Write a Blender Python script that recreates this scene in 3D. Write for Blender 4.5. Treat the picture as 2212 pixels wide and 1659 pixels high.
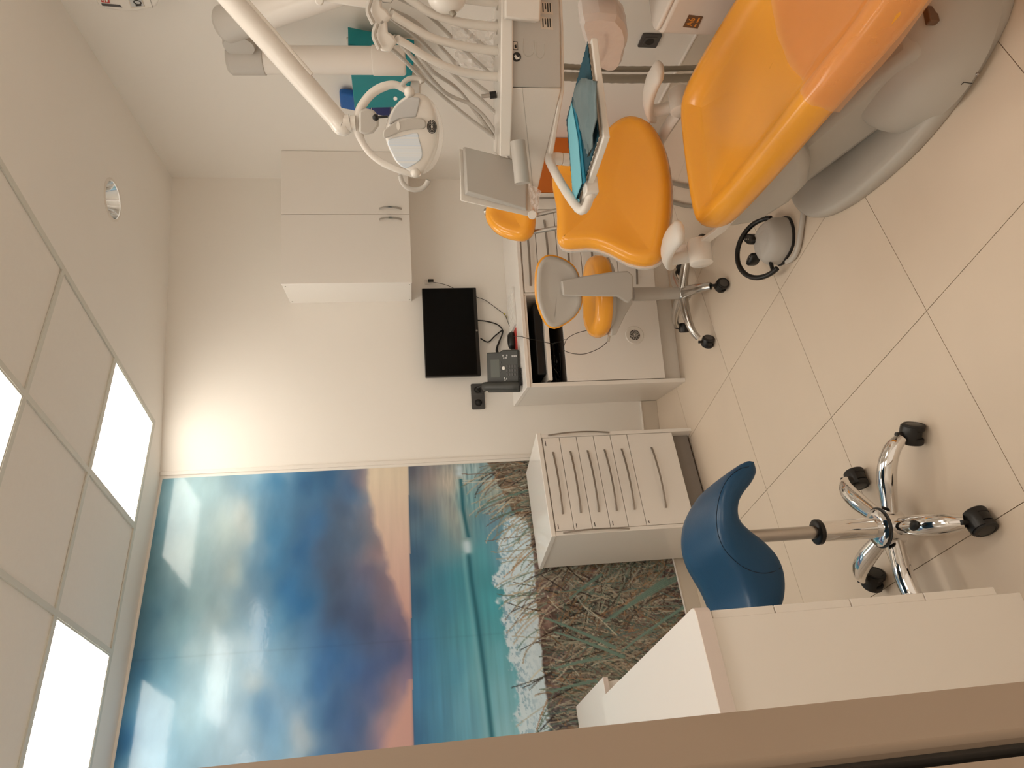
import bpy, bmesh, math, random
import numpy as np
from mathutils import Matrix, Vector
random.seed(7); rng = np.random.default_rng(7)
for o in list(bpy.data.objects): bpy.data.objects.remove(o, do_unlink=True)
scene = bpy.context.scene
COL = scene.collection
pi = math.pi

# ------------------------------------------------------------------ camera
F_PX, YAW, PITCH, ROLL, CAM_H = 1576.56, math.radians(33.499), math.radians(-8.311), math.radians(-1.962), 1.5126
def cam_axes():
    cy, sy, cp, sp = math.cos(YAW), math.sin(YAW), math.cos(PITCH), math.sin(PITCH)
    f = np.array([sy*cp, cy*cp, sp]); r = np.array([cy, -sy, 0.]); u = np.cross(r, f)
    cr, sr = math.cos(ROLL), math.sin(ROLL)
    return cr*r+sr*u, -sr*r+cr*u, f
R_, U_, F_ = cam_axes()
CAM = np.array([0., 0., CAM_H])
cd = bpy.data.cameras.new('camera'); cam = bpy.data.objects.new('camera', cd); COL.objects.link(cam)
# the photograph lies on its side: the picture's right is the room's down
cam.matrix_world = Matrix(((-U_[0], R_[0], -F_[0], 0), (-U_[1], R_[1], -F_[1], 0), (-U_[2], R_[2], -F_[2], CAM_H), (0, 0, 0, 1)))
cd.sensor_fit = 'HORIZONTAL'; cd.sensor_width = 36; cd.lens = F_PX*36/2212; cd.clip_start = .02; cd.clip_end = 50
scene.camera = cam

# ------------------------------------------------------------------ light and exposure
vs = scene.view_settings
vs.view_transform = 'Standard'; vs.look = 'None'; vs.gamma = 1; vs.use_curve_mapping = False
vs.exposure = 0.95
scene.cycles.max_bounces = 16; scene.cycles.diffuse_bounces = 12
PANEL_W = 4.2                     # emission of the ceiling light panels
PANEL_C = (1.0, .915, .80)
wd = bpy.data.worlds.new('world'); scene.world = wd; wd.use_nodes = True
wd.node_tree.nodes['Background'].inputs[0].default_value = (.42, .345, .27, 1)
wd.node_tree.nodes['Background'].inputs[1].default_value = 1.0

# ------------------------------------------------------------------ frames
H = 2.853
B0 = np.array([1.955, 3.765, 0.]); ANG = math.radians(-20.6)
e1 = np.array([math.cos(ANG), math.sin(ANG), 0]); e2 = np.array([e1[1], -e1[0], 0]); ez = np.array([0, 0, 1.])
class Frame:
    def __init__(s, o, x, y, z): s.o = np.array(o, float); s.m = np.array([x, y, z], float)
    def __call__(s, v): return s.o+np.asarray(v, float)@s.m
FW = Frame((0, 0, 0), (1, 0, 0), (0, 1, 0), (0, 0, 1))
FB = Frame(B0, e1, e2, ez)                     # (along back wall, out from it, up)
def W(s, d, z=0.): return FB((s, d, z))
def unit(v): v = np.asarray(v, float); return v/np.linalg.norm(v)
def ray(x, y): return F_+R_*(829.5-y)/F_PX-U_*(x-1106)/F_PX
def lift(x, y, dist):                           # point seen at a pixel, at a horizontal distance from the camera
    d = ray(x, y); return CAM+d*dist/math.hypot(d[0], d[1])
def on_plane(x, y, P, n): d = ray(x, y); return CAM+d*(((P-CAM)@n)/(d@n))
def on_s(x, y, s): return on_plane(x, y, W(s, 0), e1)
def on_d(x, y, dd): return on_plane(x, y, W(0, dd), e2)
def on_z(x, y, z): return on_plane(x, y, np.array([0, 0, z]), ez)
def toB(P): q = np.asarray(P)-B0; return np.array([q@e1, q@e2, P[2]])

# ------------------------------------------------------------------ materials
def srgb(c): return tuple((x/12.92 if x <= .04045 else ((x+.055)/1.055)**2.4) for x in [v/255 for v in c])
MATS = {}
def mat(name, col, rough=.5, metal=0, var=.04, scale=8, bump=0, bscale=60, coat=0, spec=.5, trans=0, alpha=1, emit=None, es=0, ior=1.45):
    m = bpy.data.materials.new(name); m.use_nodes = True; nt = m.node_tree; b = nt.nodes['Principled BSDF']
    I = b.inputs; I['Roughness'].default_value = rough; I['Metallic'].default_value = metal
    I['Coat Weight'].default_value = coat; I['Specular IOR Level'].default_value = spec
    I['Transmission Weight'].default_value = trans; I['Alpha'].default_value = alpha; I['IOR'].default_value = ior
    tc = nt.nodes.new('ShaderNodeTexCoord'); no = nt.nodes.new('ShaderNodeTexNoise'); no.inputs['Scale'].default_value = scale
    no.inputs['Detail'].default_value = 4
    nt.links.new(tc.outputs['Object'], no.inputs['Vector'])
    mx = nt.nodes.new('ShaderNodeMix'); mx.data_type = 'RGBA'
    c = np.array(col[:3])
    mx.inputs[6].default_value = (*np.clip(c*(1-var), 0, 1), 1); mx.inputs[7].default_value = (*np.clip(c*(1+var), 0, 1), 1)
    nt.links.new(no.outputs['Fac'], mx.inputs[0]); nt.links.new(mx.outputs[2], I['Base Color'])
    if bump:
        n2 = nt.nodes.new('ShaderNodeTexNoise'); n2.inputs['Scale'].default_value = bscale; nt.links.new(tc.outputs['Object'], n2.inputs['Vector'])
        bp = nt.nodes.new('ShaderNodeBump'); bp.inputs['Strength'].default_value = bump; bp.inputs['Distance'].default_value = .002
        nt.links.new(n2.outputs['Fac'], bp.inputs['Height']); nt.links.new(bp.outputs['Normal'], I['Normal'])
    if emit:
        I['Emission Color'].default_value = (*emit, 1); I['Emission Strength'].default_value = es
    MATS[name] = m; return m
M = MATS
mat('wall_paint', (.83, .80, .755), .65, bump=.05, bscale=220, var=.015, scale=2)
mat('ceiling_paint', (.84, .82, .785), .8, var=.015, scale=3)
mat('ceiling_tile', (.82, .795, .755), .9, var=.02, scale=60, bump=.15, bscale=400)
mat('tbar', (.66, .66, .61), .5, var=.02)
mat('light_panel', (.9, .9, .88), .5, emit=PANEL_C, es=PANEL_W)
mat('laminate', (.83, .80, .76), .3, var=.012, scale=3)
mat('laminate_gloss', (.83, .80, .765), .11, var=.012, scale=3)
mat('worktop_white', (.84, .81, .775), .28, var=.01, scale=3)
mat('edge_band', (.70, .62, .58), .4, var=.02)
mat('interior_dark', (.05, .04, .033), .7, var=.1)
mat('plinth_grey', (.24, .215, .195), .35, var=.05)
mat('tile', (.70, .60, .49), .38, var=.03, scale=5, bump=.03, bscale=120)
mat('grout', (.13, .085, .055), .9, var=.1)
mat('baseboard_tile', (.62, .56, .48), .4, var=.03)
mat('trim_white', (.78, .74, .69), .45, var=.02)
mat('steel', (.50, .47, .44), .28, metal=1, var=.05)
mat('handle_grey', (.36, .33, .30), .35, metal=.8, var=.05)
mat('chrome', (.82, .81, .80), .06, metal=1, var=.02)
mat('alu', (.55, .53, .50), .22, metal=1, var=.04)
mat('black_plastic', (.010, .009, .008), .35, var=.1)
mat('black_soft', (.018, .016, .015), .55, var=.1)
mat('screen_black', (.002, .002, .002), .3, var=.1, spec=.15)
mat('lcd', (.095, .105, .09), .3, var=.03)
mat('phone_grey', (.045, .046, .042), .45, var=.1)
mat('socket_grey', (.075, .072, .070), .42, var=.06)
mat('unit_white', (.74, .70, .655), .32, var=.015)
mat('unit_gloss', (.78, .745, .70), .16, var=.01, coat=.2)
mat('unit_grey', (.50, .475, .44), .42, var=.02, bump=.05, bscale=500)
mat('base_grey', (.50, .475, .43), .42, var=.02, bump=.05, bscale=500)
mat('hose_grey', (.52, .49, .45), .45, var=.03)
mat('hose_dark', (.30, .27, .22), .5, var=.05)
mat('orange_vinyl', (.90, .395, .038), .24, var=.03, scale=5, coat=.15)
mat('orange_panel', (.62, .16, .015), .35, var=.02)
mat('blue_vinyl', (.002, .050, .125), .38, var=.08, scale=14, bump=.12, bscale=260, coat=.05)
mat('blue_seam', (.002, .012, .03), .6)
mat('teal_plastic', (.0, .32, .38), .12, var=.03, trans=.25)
mat('teal_dark', (.0, .20, .25), .15, var=.03)
mat('blue_plastic', (.01, .15, .55), .12, var=.03, trans=.2)
mat('navy_plastic', (.006, .02, .14), .2)
mat('napkin_teal', (.004, .055, .085), .7, var=.2, scale=40, bump=.4, bscale=90)
mat('paper_cyan', (.17, .48, .58), .55, var=.03)
mat('paper_blue', (.0, .16, .26), .55, var=.05)
mat('bib_grey', (.13, .185, .20), .45, var=.15, scale=25, bump=.4, bscale=50)
mat('tray_steel', (.42, .36, .30), .3, metal=1, var=.05)
mat('film', (.9, .88, .86), .12, var=.02, alpha=.30)
mat('film_pink', (.86, .79, .76), .2, var=.06, scale=30, alpha=.62, bump=.8, bscale=40)
mat('film_orange', (.86, .43, .20), .13, var=.08, scale=12, alpha=.42, bump=.35, bscale=14)
mat('lens_grey', (.52, .52, .52), .35, var=.02)
mat('label_white', (.80, .78, .74), .6)
mat('label_tan', (.62, .54, .45), .5)
mat('ink', (.02, .018, .016), .6)
mat('red_print', (.5, .05, .04), .5)
mat('brown_badge', (.17, .09, .05), .4)
mat('badge_orange', (.75, .30, .05), .5)
mat('yellow', (.7, .62, .1), .5)
mat('pc_black', (.008, .008, .009), .4)
mat('keyboard_white', (.72, .70, .67), .35)
mat('door_frame', (.36, .275, .205), .55, var=.03)
mat('brush_slot_shade', (.012, .009, .006), .8, var=.3, scale=90)
mat('clear_shield', (.9, .88, .85), .05, alpha=.22)
mat('reflector', (.75, .76, .76), .08, metal=1)
mat('bulb', (1, 1, 1), .5, emit=(1, .98, .92), es=2.5)

# facetted glass of the dental lamp, its lit look painted in pale base colours
def facet_material():
    m = mat('lens_facets', (.62, .68, .74), .25, var=.02); nt = m.node_tree; b = nt.nodes['Principled BSDF']
    tc = nt.nodes.new('ShaderNodeTexCoord'); vo = nt.nodes.new('ShaderNodeTexBrick')
    vo.inputs['Scale'].default_value = 60; vo.inputs['Color1'].default_value = (.66, .76, .88, 1); vo.inputs['Color2'].default_value = (.78, .82, .86, 1)
    vo.inputs['Mortar'].default_value = (.75, .77, .78, 1); vo.inputs['Mortar Size'].default_value = .01; vo.offset = 0
    nt.links.new(tc.outputs['Object'], vo.inputs['Vector']); nt.links.new(vo.outputs['Color'], b.inputs['Base Color'])
facet_material()

# ------------------------------------------------------------------ geometry
def catmull(P, n=6):
    P = np.asarray(P, float); out = []
    Q = np.vstack([2*P[0]-P[1], P, 2*P[-1]-P[-2]])
    for i in range(1, len(Q)-2):
        a, b, c, d = Q[i-1:i+3]
        for t in np.linspace(0, 1, n, endpoint=False):
            out.append(.5*((2*b)+(-a+c)*t+(2*a-5*b+4*c-d)*t*t+(-a+3*b-3*c+d)*t**3))
    out.append(P[-1]); return np.array(out)
def rrect(x0, x1, y0, y1, r, n=5):
    pts = []
    for cx, cy, a in ((x1-r, y1-r, 0), (x0+r, y1-r, 90), (x0+r, y0+r, 180), (x1-r, y0+r, 270)):
        for k in range(n+1):
            t = math.radians(a+90*k/n); pts.append((cx+r*math.cos(t), cy+r*math.sin(t)))
    return pts
class G:
    def __init__(s, fr=FW): s.fr = fr; s.v = []; s.f = []
    def add(s, v, f, fr=None):
        b = len(s.v); v = (fr or s.fr)(np.asarray(v, float).reshape(-1, 3)); s.v += [tuple(p) for p in v]; s.f += [tuple(b+i for i in q) for q in f]; return s
    def box(s, x0, x1, y0, y1, z0, z1):
        v = [(x, y, z) for x in (x0, x1) for y in (y0, y1) for z in (z0, z1)]
        return s.add(v, [(0, 1, 3, 2), (4, 6, 7, 5), (0, 4, 5, 1), (2, 3, 7, 6), (0, 2, 6, 4), (1, 5, 7, 3)])
    def prism(s, poly, a, b, ax='z'):           # polygon in the two other axes, extruded a..b along ax
        n = len(poly); order = {'z': lambda p, h: (p[0], p[1], h), 'y': lambda p, h: (p[0], h, p[1]), 'x': lambda p, h: (h, p[0], p[1])}[ax]
        v = [order(p, a) for p in poly]+[order(p, b) for p in poly]
        return s.add(v, [tuple(range(n)), tuple(range(n, 2*n))]+[(i, (i+1) % n, n+(i+1) % n, n+i) for i in range(n)])
    def loft(s, rings, closed=True, cap=True):
        n = len(rings[0]); v = [p for r in rings for p in r]; f = []
        for k in range(len(rings)-1):
            for i in range(n if closed else n-1):
                j = (i+1) % n; f.append((k*n+i, k*n+j, (k+1)*n+j, (k+1)*n+i))
        if cap and closed: f += [tuple(range(n)), tuple((len(rings)-1)*n+i for i in range(n))]
        return s.add(v, f)
    def tube(s, pts, r, n=12, smooth=0, flat=1., up=None, cap=True):
        P = np.asarray(pts, float)
        rr = np.full(len(P), r, float) if np.isscalar(r) else np.asarray(r, float)
        if smooth:
            rr = np.interp(np.linspace(0, len(rr)-1, (len(P)-1)*smooth+1), np.arange(len(rr)), rr); P = catmull(P, smooth)
        T = np.gradient(P, axis=0); T /= np.linalg.norm(T, axis=1)[:, None]
        a = np.array(up if up is not None else ((0, 0, 1) if abs(T[0][2]) < .9 else (1, 0, 0)), float)
        rings = []
        for p, t, q in zip(P, T, rr):
            a = a-t*(a@t); a /= np.linalg.norm(a); b = np.cross(t, a)
            rings.append([p+q*(math.cos(x)*a*flat+math.sin(x)*b) for x in np.linspace(0, 2*pi, n, endpoint=False)])
        return s.loft(rings, cap=cap)
    def lathe(s, prof, c=(0, 0, 0), axis=(0, 0, 1), n=28, cap=True):
        w = unit(axis); a = unit(np.cross(w, (1, 0, 0) if abs(w[0]) < .9 else (0, 1, 0))); b = np.cross(w, a); c = np.asarray(c, float)
        rings = [[c+w*h+r*(math.cos(t)*a+math.sin(t)*b) for t in np.linspace(0, 2*pi, n, endpoint=False)] for r, h in prof]
        return s.loft(rings, cap=cap)
    def ball(s, c, r, n=16, m=10):
        r = np.full(3, r, float) if np.isscalar(r) else np.asarray(r, float)
        return s.loft([[np.asarray(c)+r*(math.sin(a)*math.cos(t), math.sin(a)*math.sin(t), -math.cos(a)) for t in np.linspace(0, 2*pi, n, endpoint=False)] for a in np.linspace(.06, pi-.06, m)])
    def pillow(s, outline, prof, fr=None, center=None):   # outline in x,y of the frame; prof = (scale, height)
        O = np.asarray(outline, float); c = O.mean(0) if center is None else np.asarray(center, float)
        old = s.fr
        if fr: s.fr = fr
        s.loft([[(*(c+(p-c)*k), h) for p in O] for k, h in prof]); s.fr = old; return s

ROOT = {}
def local(o):
    while o is not None:
        if o.name in ROOT: return ROOT[o.name]
        o = o.parent
    return (np.zeros(3), np.eye(3))
def tag(o, label=None, cat=None, group=None, kind=None):
    if label: o['label'] = label
    if cat: o['category'] = cat
    if group: o['group'] = group
    if kind: o['kind'] = kind
    return o
def obj(name, g, m, parent=None, bevel=0, seg=2, smooth=38, sub=0, label=None, cat=None, group=None, kind=None, loc=None, rot=0, normals=True):
    V = np.array(g.v)
    if parent is None:
        lo = V.min(0); hi = V.max(0)
        o3 = np.array(loc, float) if loc is not None else np.array([(lo[0]+hi[0])/2, (lo[1]+hi[1])/2, lo[2]])
        c, sn = math.cos(rot), math.sin(rot); A = np.array([[c, sn, 0], [-sn, c, 0], [0, 0, 1]])
    else: o3, A = local(parent)
    me = bpy.data.meshes.new(name); me.from_pydata([tuple(p) for p in (V-o3)@A.T], [], g.f)
    if normals:
        bm = bmesh.new(); bm.from_mesh(me); bmesh.ops.recalc_face_normals(bm, faces=bm.faces); bm.to_mesh(me); bm.free()
    if smooth and len(me.polygons):
        me.polygons.foreach_set('use_smooth', [True]*len(me.polygons)); me.set_sharp_from_angle(angle=math.radians(smooth))
    me.materials.append(M[m] if isinstance(m, str) else m)
    o = bpy.data.objects.new(name, me); COL.objects.link(o)
    if parent is None:
        o.location = o3; o.rotation_euler = (0, 0, rot); ROOT[o.name] = (o3, A)
    else: o.parent = parent
    if bevel:
        b = o.modifiers.new('bevel', 'BEVEL'); b.width = bevel; b.segments = seg; b.limit_method = 'ANGLE'; b.angle_limit = math.radians(40); b.harden_normals = False
    if sub:
        b = o.modifiers.new('subdivision', 'SUBSURF'); b.levels = b.render_levels = sub
    return tag(o, label, cat, group, kind)
def thing(name, label, cat, loc, rot=0, group=None, kind=None):
    o = bpy.data.objects.new(name, None); COL.objects.link(o); o.empty_display_size = .1
    loc = np.array(loc, float); o.location = loc; o.rotation_euler = (0, 0, rot)
    c, sn = math.cos(rot), math.sin(rot); ROOT[o.name] = (loc, np.array([[c, sn, 0], [-sn, c, 0], [0, 0, 1]]))
    return tag(o, label, cat, group, kind)
def BX(*a): return G(FB).box(*a)
def text_mesh(body, fr, size, parent, name, m, align='CENTER'):
    cu = bpy.data.curves.new('text', 'FONT'); cu.body = body; cu.size = size; cu.align_x = align; cu.align_y = 'CENTER'; cu.extrude = .0002; cu.resolution_u = 3
    t = bpy.data.objects.new('text', cu); COL.objects.link(t)
    dg = bpy.context.evaluated_depsgraph_get(); me = bpy.data.meshes.new_from_object(t.evaluated_get(dg))
    g = G(fr); g.add([tuple(v.co) for v in me.vertices], [tuple(p.vertices) for p in me.polygons])
    bpy.data.objects.remove(t); bpy.data.meshes.remove(me); bpy.data.curves.remove(cu)
    return obj(name, g, m, parent, smooth=0, normals=False)

# ================================================================== the room
FRONT = 3.69                                   # front wall, distance from the back wall
def front_at_x(x):                              # world y of the front wall's room face at world x
    p, q = W(0, FRONT), W(1, FRONT); return p[1]+(x-p[0])*(q[1]-p[1])/(q[0]-p[0])
XL = -.20; YM = 3.765; SR = 1.80; DOOR_S0, DOOR_S1 = -.625, .32
ROOM = [(XL, front_at_x(XL)), (XL, YM), (B0[0], B0[1]), tuple(W(SR, 0)[:2]), tuple(W(SR, FRONT)[:2])]
def clip(poly, clipper):
    out = list(poly); n = len(clipper)
    area = sum(clipper[i][0]*clipper[(i+1) % n][1]-clipper[(i+1) % n][0]*clipper[i][1] for i in range(n))
    C = clipper if area > 0 else clipper[::-1]
    for i in range(n):
        a, b = C[i], C[(i+1) % n]; side = lambda p: (b[0]-a[0])*(p[1]-a[1])-(b[1]-a[1])*(p[0]-a[0])
        src, out = out, []
        for k in range(len(src)):
            p, q = src[k], src[(k+1) % len(src)]; sp, sq = side(p), side(q)
            if sp >= 0: out.append(p)
            if (sp >= 0) != (sq >= 0):
                t = sp/(sp-sq); out.append((p[0]+t*(q[0]-p[0]), p[1]+t*(q[1]-p[1])))
        if not out: return []
    return out
def area2(p): return abs(sum(p[i][0]*p[(i+1) % len(p)][1]-p[(i+1) % len(p)][0]*p[i][1] for i in range(len(p))))/2

# ---- floor: grout bed with single tiles
out = [tuple(W(-1.0, 4.9)[:2]), (-.9, 1.0), (-.32, 3.9), tuple((B0+np.array([.05, .13, 0]))[:2]), tuple(W(SR+.12, -.12)[:2]), tuple(W(SR+.12, 4.9)[:2])]
floor = obj('floor', G().prism(out, -.10, -.0025), 'grout', kind='structure', smooth=0, loc=(1, 2, -.1))
TX, TY, TS, GAP = 1.2102, 2.1171, .6, .0011
ROOM_T = ROOM[:-1]+[tuple(W(SR, 4.7)[:2]), tuple(W(DOOR_S0-.3, 4.7)[:2])]
ROOM_T = [(XL, front_at_x(XL)), (XL, YM), (B0[0], B0[1]), tuple(W(SR, 0)[:2]), tuple(W(SR, FRONT)[:2])]
full = None
for i in range(-4, 6):
    for j in range(-6, 5):
        x0, y0 = TX+i*TS+GAP, TY+j*TS+GAP; sq = [(x0, y0), (x0+TS-2*GAP, y0), (x0+TS-2*GAP, y0+TS-2*GAP), (x0, y0+TS-2*GAP)]
        pc = clip(sq, ROOM)
        if len(pc) < 3 or area2(pc) < .004: continue
        if abs(area2(pc)-(TS-2*GAP)**2) < 1e-5 and full is not None:
            o = bpy.data.objects.new('tile', full.data); COL.objects.link(o); o.parent = floor
            o.location = (x0-full['ox'], y0-full['oy'], 0); continue
        o = obj('tile', G().prism(pc, -.0025, 0), 'tile', floor, smooth=0)
        if abs(area2(pc)-(TS-2*GAP)**2) < 1e-5:
            full = o; full['ox'] = x0; full['oy'] = y0
if full is not None: del full['ox'], full['oy']
# corridor floor tile strip in the doorway
obj('threshold', BX(DOOR_S0, DOOR_S1, FRONT, 4.85, -.0025, -.0002), 'tile', floor, smooth=0)

# ---- walls
def wall_prism(name, poly, z0=0, z1=H+.1, m='wall_paint', parent=None, rot=0): return obj(name, G().prism(poly, z0, z1), m, parent, smooth=0, rot=rot, kind='structure' if parent is None else None)
T = .12
bc = W(SR, 0); 
wall_prism('wall_back', [tuple(B0[:2]), tuple(W(SR, 0)[:2]), tuple(W(SR+T, -T)[:2]), tuple(W(-.03, -T)[:2])], rot=ANG)
wall_prism('wall_mural', [(XL, YM), tuple(B0[:2]), tuple(W(-.03, -T)[:2]), (XL-T, YM+T)])
wall_prism('wall_right', [tuple(W(SR, 0)[:2]), tuple(W(SR, FRONT+.16)[:2]), tuple(W(SR+T, FRONT+.16)[:2]), tuple(W(SR+T, -T)[:2])], rot=ANG)
wall_prism('wall_left', [(XL, YM), (XL, front_at_x(XL)), (XL-T, front_at_x(XL)+.02), (XL-T, YM+T)])
sl = toB((XL, front_at_x(XL), 0))[0]
wf = obj('wall_front', G(FB).box(sl-.13, DOOR_S0-.05, FRONT, FRONT+.21, 0, H+.1), 'wall_paint', smooth=0, kind='structure')
obj('wall_section', BX(DOOR_S1, SR, FRONT, FRONT+.16, 0, H+.1), 'wall_paint', wf, smooth=0)
obj('lintel', BX(DOOR_S0-.05, DOOR_S1, FRONT, FRONT+.16, 2.10, H+.1), 'wall_paint', wf, smooth=0)
# sliding-door jamb with its slot
dj = thing('trim_1', None, None, W(DOOR_S0-.02, FRONT+.1), ANG, kind='structure')
obj('jamb_board', BX(DOOR_S0-.05, DOOR_S0, FRONT-.002, FRONT+.112, 0, 2.1), 'door_frame', dj, bevel=.004)
obj('slot_lip', BX(DOOR_S0-.05, DOOR_S0-.006, FRONT+.1125, FRONT+.124, 0, 2.1), 'brush_slot_shade', dj, bevel=.002)  # lip coloured near black to paint the slot's shade
obj('brush_slot', BX(DOOR_S0-.05, DOOR_S0-.018, FRONT+.124, FRONT+.15, 0, 2.1), 'brush_slot_shade', dj, smooth=0)
obj('jamb_board', BX(DOOR_S0-.05, DOOR_S0, FRONT+.15, FRONT+.21, 0, 2.1), 'door_frame', dj, bevel=.004)

# ---- baseboards
BBH = .097
obj('baseboard_back', BX(0, .322, 0, .012, 0, BBH), 'baseboard_tile', kind='structure', bevel=.002)
obj('baseboard_right', BX(SR-.012, SR, .51, FRONT, 0, BBH+.006), 'baseboard_tile', kind='structure', bevel=.002)
obj('baseboard_mural', G().box(.62, B0[0]-.004, YM-.012, YM, 0, .086), 'baseboard_tile', kind='structure', bevel=.002)
obj('trim_2', BX(SR-.016, SR, .51, FRONT, BBH+.006, BBH+.014), 'trim_white', kind='structure', bevel=.002)
obj('trim_3', BX(0, .322, 0, .016, BBH, BBH+.008), 'trim_white', kind='structure', bevel=.002)
obj('trim_4', G().box(.62, B0[0]-.004, YM-.016, YM, .086, .092), 'trim_white', kind='structure', bevel=.002)
obj('trim_5', BX(.012, .034, 0, .010, BBH+.008, H), 'trim_white', kind='structure', bevel=.002)     # corner strip beside the mural

# ---- ceiling: plaster, exposed grid, tiles and light panels
CX, CY = 2.180, 3.547
GRID = [(XL, front_at_x(XL)), (XL, CY), (CX, CY), (CX, front_at_x(CX))]
ceil = thing('ceiling', None, None, (1.2, 2., H), kind='structure')
cut = .012
def ring_polys():
    p = [(CX+cut, CY+cut), (CX+cut, front_at_x(CX))]
    a = clip([(CX+cut, -3), (6, -3), (6, 5), (CX+cut, 5)], ROOM); b = clip([(XL-1, CY+cut), (CX+cut, CY+cut), (CX+cut, 5), (XL-1, 5)], ROOM)
    return a, b
def bore(o, c, r):                              # round hole through a board
    cut_ = obj('cutter', G().lathe([(r, H-.05), (r, H+.2)], (*c, 0), n=40), 'ceiling_paint'); bo = o.modifiers.new('hole', 'BOOLEAN'); bo.object = cut_; bo.solver = 'EXACT'
    dg = bpy.context.evaluated_depsgraph_get(); me = bpy.data.meshes.new_from_object(o.evaluated_get(dg)); o.modifiers.clear(); o.data = me; bpy.data.objects.remove(cut_)
for k, pl in enumerate(ring_polys()):
    pb_ = obj('plaster_board', G().prism(pl, H, H+.1), 'ceiling_paint', ceil, smooth=0)
    if k == 0: bore(pb_, (2.814, 2.558), .089)
obj('void_cover', G().prism(clip([(XL-1, -3), (CX+cut, -3), (CX+cut, CY+cut), (XL-1, CY+cut)], ROOM), H+.07, H+.1), 'ceiling_paint', ceil, smooth=0)
LIT = {(0, 0), (2, 0), (1, 2), (0, 4), (2, 4)}
for i in range(0, 5):                          # bars running into the room
    x = CX-.6*i
    if x < XL: break
    y0 = front_at_x(x); obj('grid_bar', G().box(x-.012, x+.012, y0, CY+.012, H-.001, H+.006), 'tbar', ceil, smooth=0)
for j in range(0, 6):
    y = CY-.6*j
    pl = clip([(XL-1, y-.012), (CX, y-.012), (CX, y+.012), (XL-1, y+.012)], ROOM)
    if len(pl) > 2: obj('grid_bar', G().prism(pl, H-.0005, H+.0055), 'tbar', ceil, smooth=0)
for i in range(0, 4):
    for j in range(0, 6):
        x1, y1 = CX-.6*i, CY-.6*j; q = [(x1-.594, y1-.594), (x1-.006, y1-.594), (x1-.006, y1-.006), (x1-.594, y1-.006)]
        pc = clip(q, ROOM)
        if len(pc) < 3 or area2(pc) < .01: continue
        if (i, j) in LIT:
            lab = {(0, 0): 'lit square ceiling light panel above the white drawer cart',
                   (2, 0): 'lit square ceiling light panel beside the mural wall above the white side table',
                   (1, 2): 'lit square ceiling light panel amid the ceiling tiles, away from the mural wall'}.get((i, j), 'lit square ceiling light panel by the doorway wall, in line with the cart' if i == 0 else 'lit square ceiling light panel by the doorway wall, in line with the side table')
            t = thing('ceiling_light', lab, 'light panel', (x1-.3, y1-.3, H), group='square ceiling light panels')
            X0, X1, Y0, Y1 = x1-.588, x1-.012, y1-.588, y1-.012
            fr = G()
            for a in ((X0, X1, Y0, Y0+.008), (X0, X1, Y1-.008, Y1), (X0, X0+.008, Y0+.008, Y1-.008), (X1-.008, X1, Y0+.008, Y1-.008)): fr.box(*a, H+.001, H+.03)
            obj('frame', fr, 'tbar', t, smooth=0)
            obj('diffuser', G().box(X0+.008, X1-.008, Y0+.008, Y1-.008, H+.004, H+.02), 'light_panel', t, smooth=0)
        else: obj('ceiling_tile', G().prism(pc, H+.007, H+.02), 'ceiling_tile', ceil, smooth=0)
# recessed downlight
dl = thing('downlight', 'round recessed downlight with a silvery reflector in the plaster ceiling', 'downlight', (2.814, 2.558, H))
dc = (2.814, 2.558)
obj('trim_ring', G().lathe([(.088, H+.001), (.0885, H-.003), (.098, H-.004), (.104, H-.001), (.104, H)], (*dc, 0), cap=False), 'trim_white', dl)
obj('reflector_cup', G().lathe([(.0885, H), (.080, H+.03), (.068, H+.06), (.052, H+.085)], (*dc, 0), cap=False), 'reflector', dl)
obj('lamp_glass', G().lathe([(.055, H+.085), (.04, H+.075), (.002, H+.07)], (*dc, 0)), 'bulb', dl)

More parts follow.
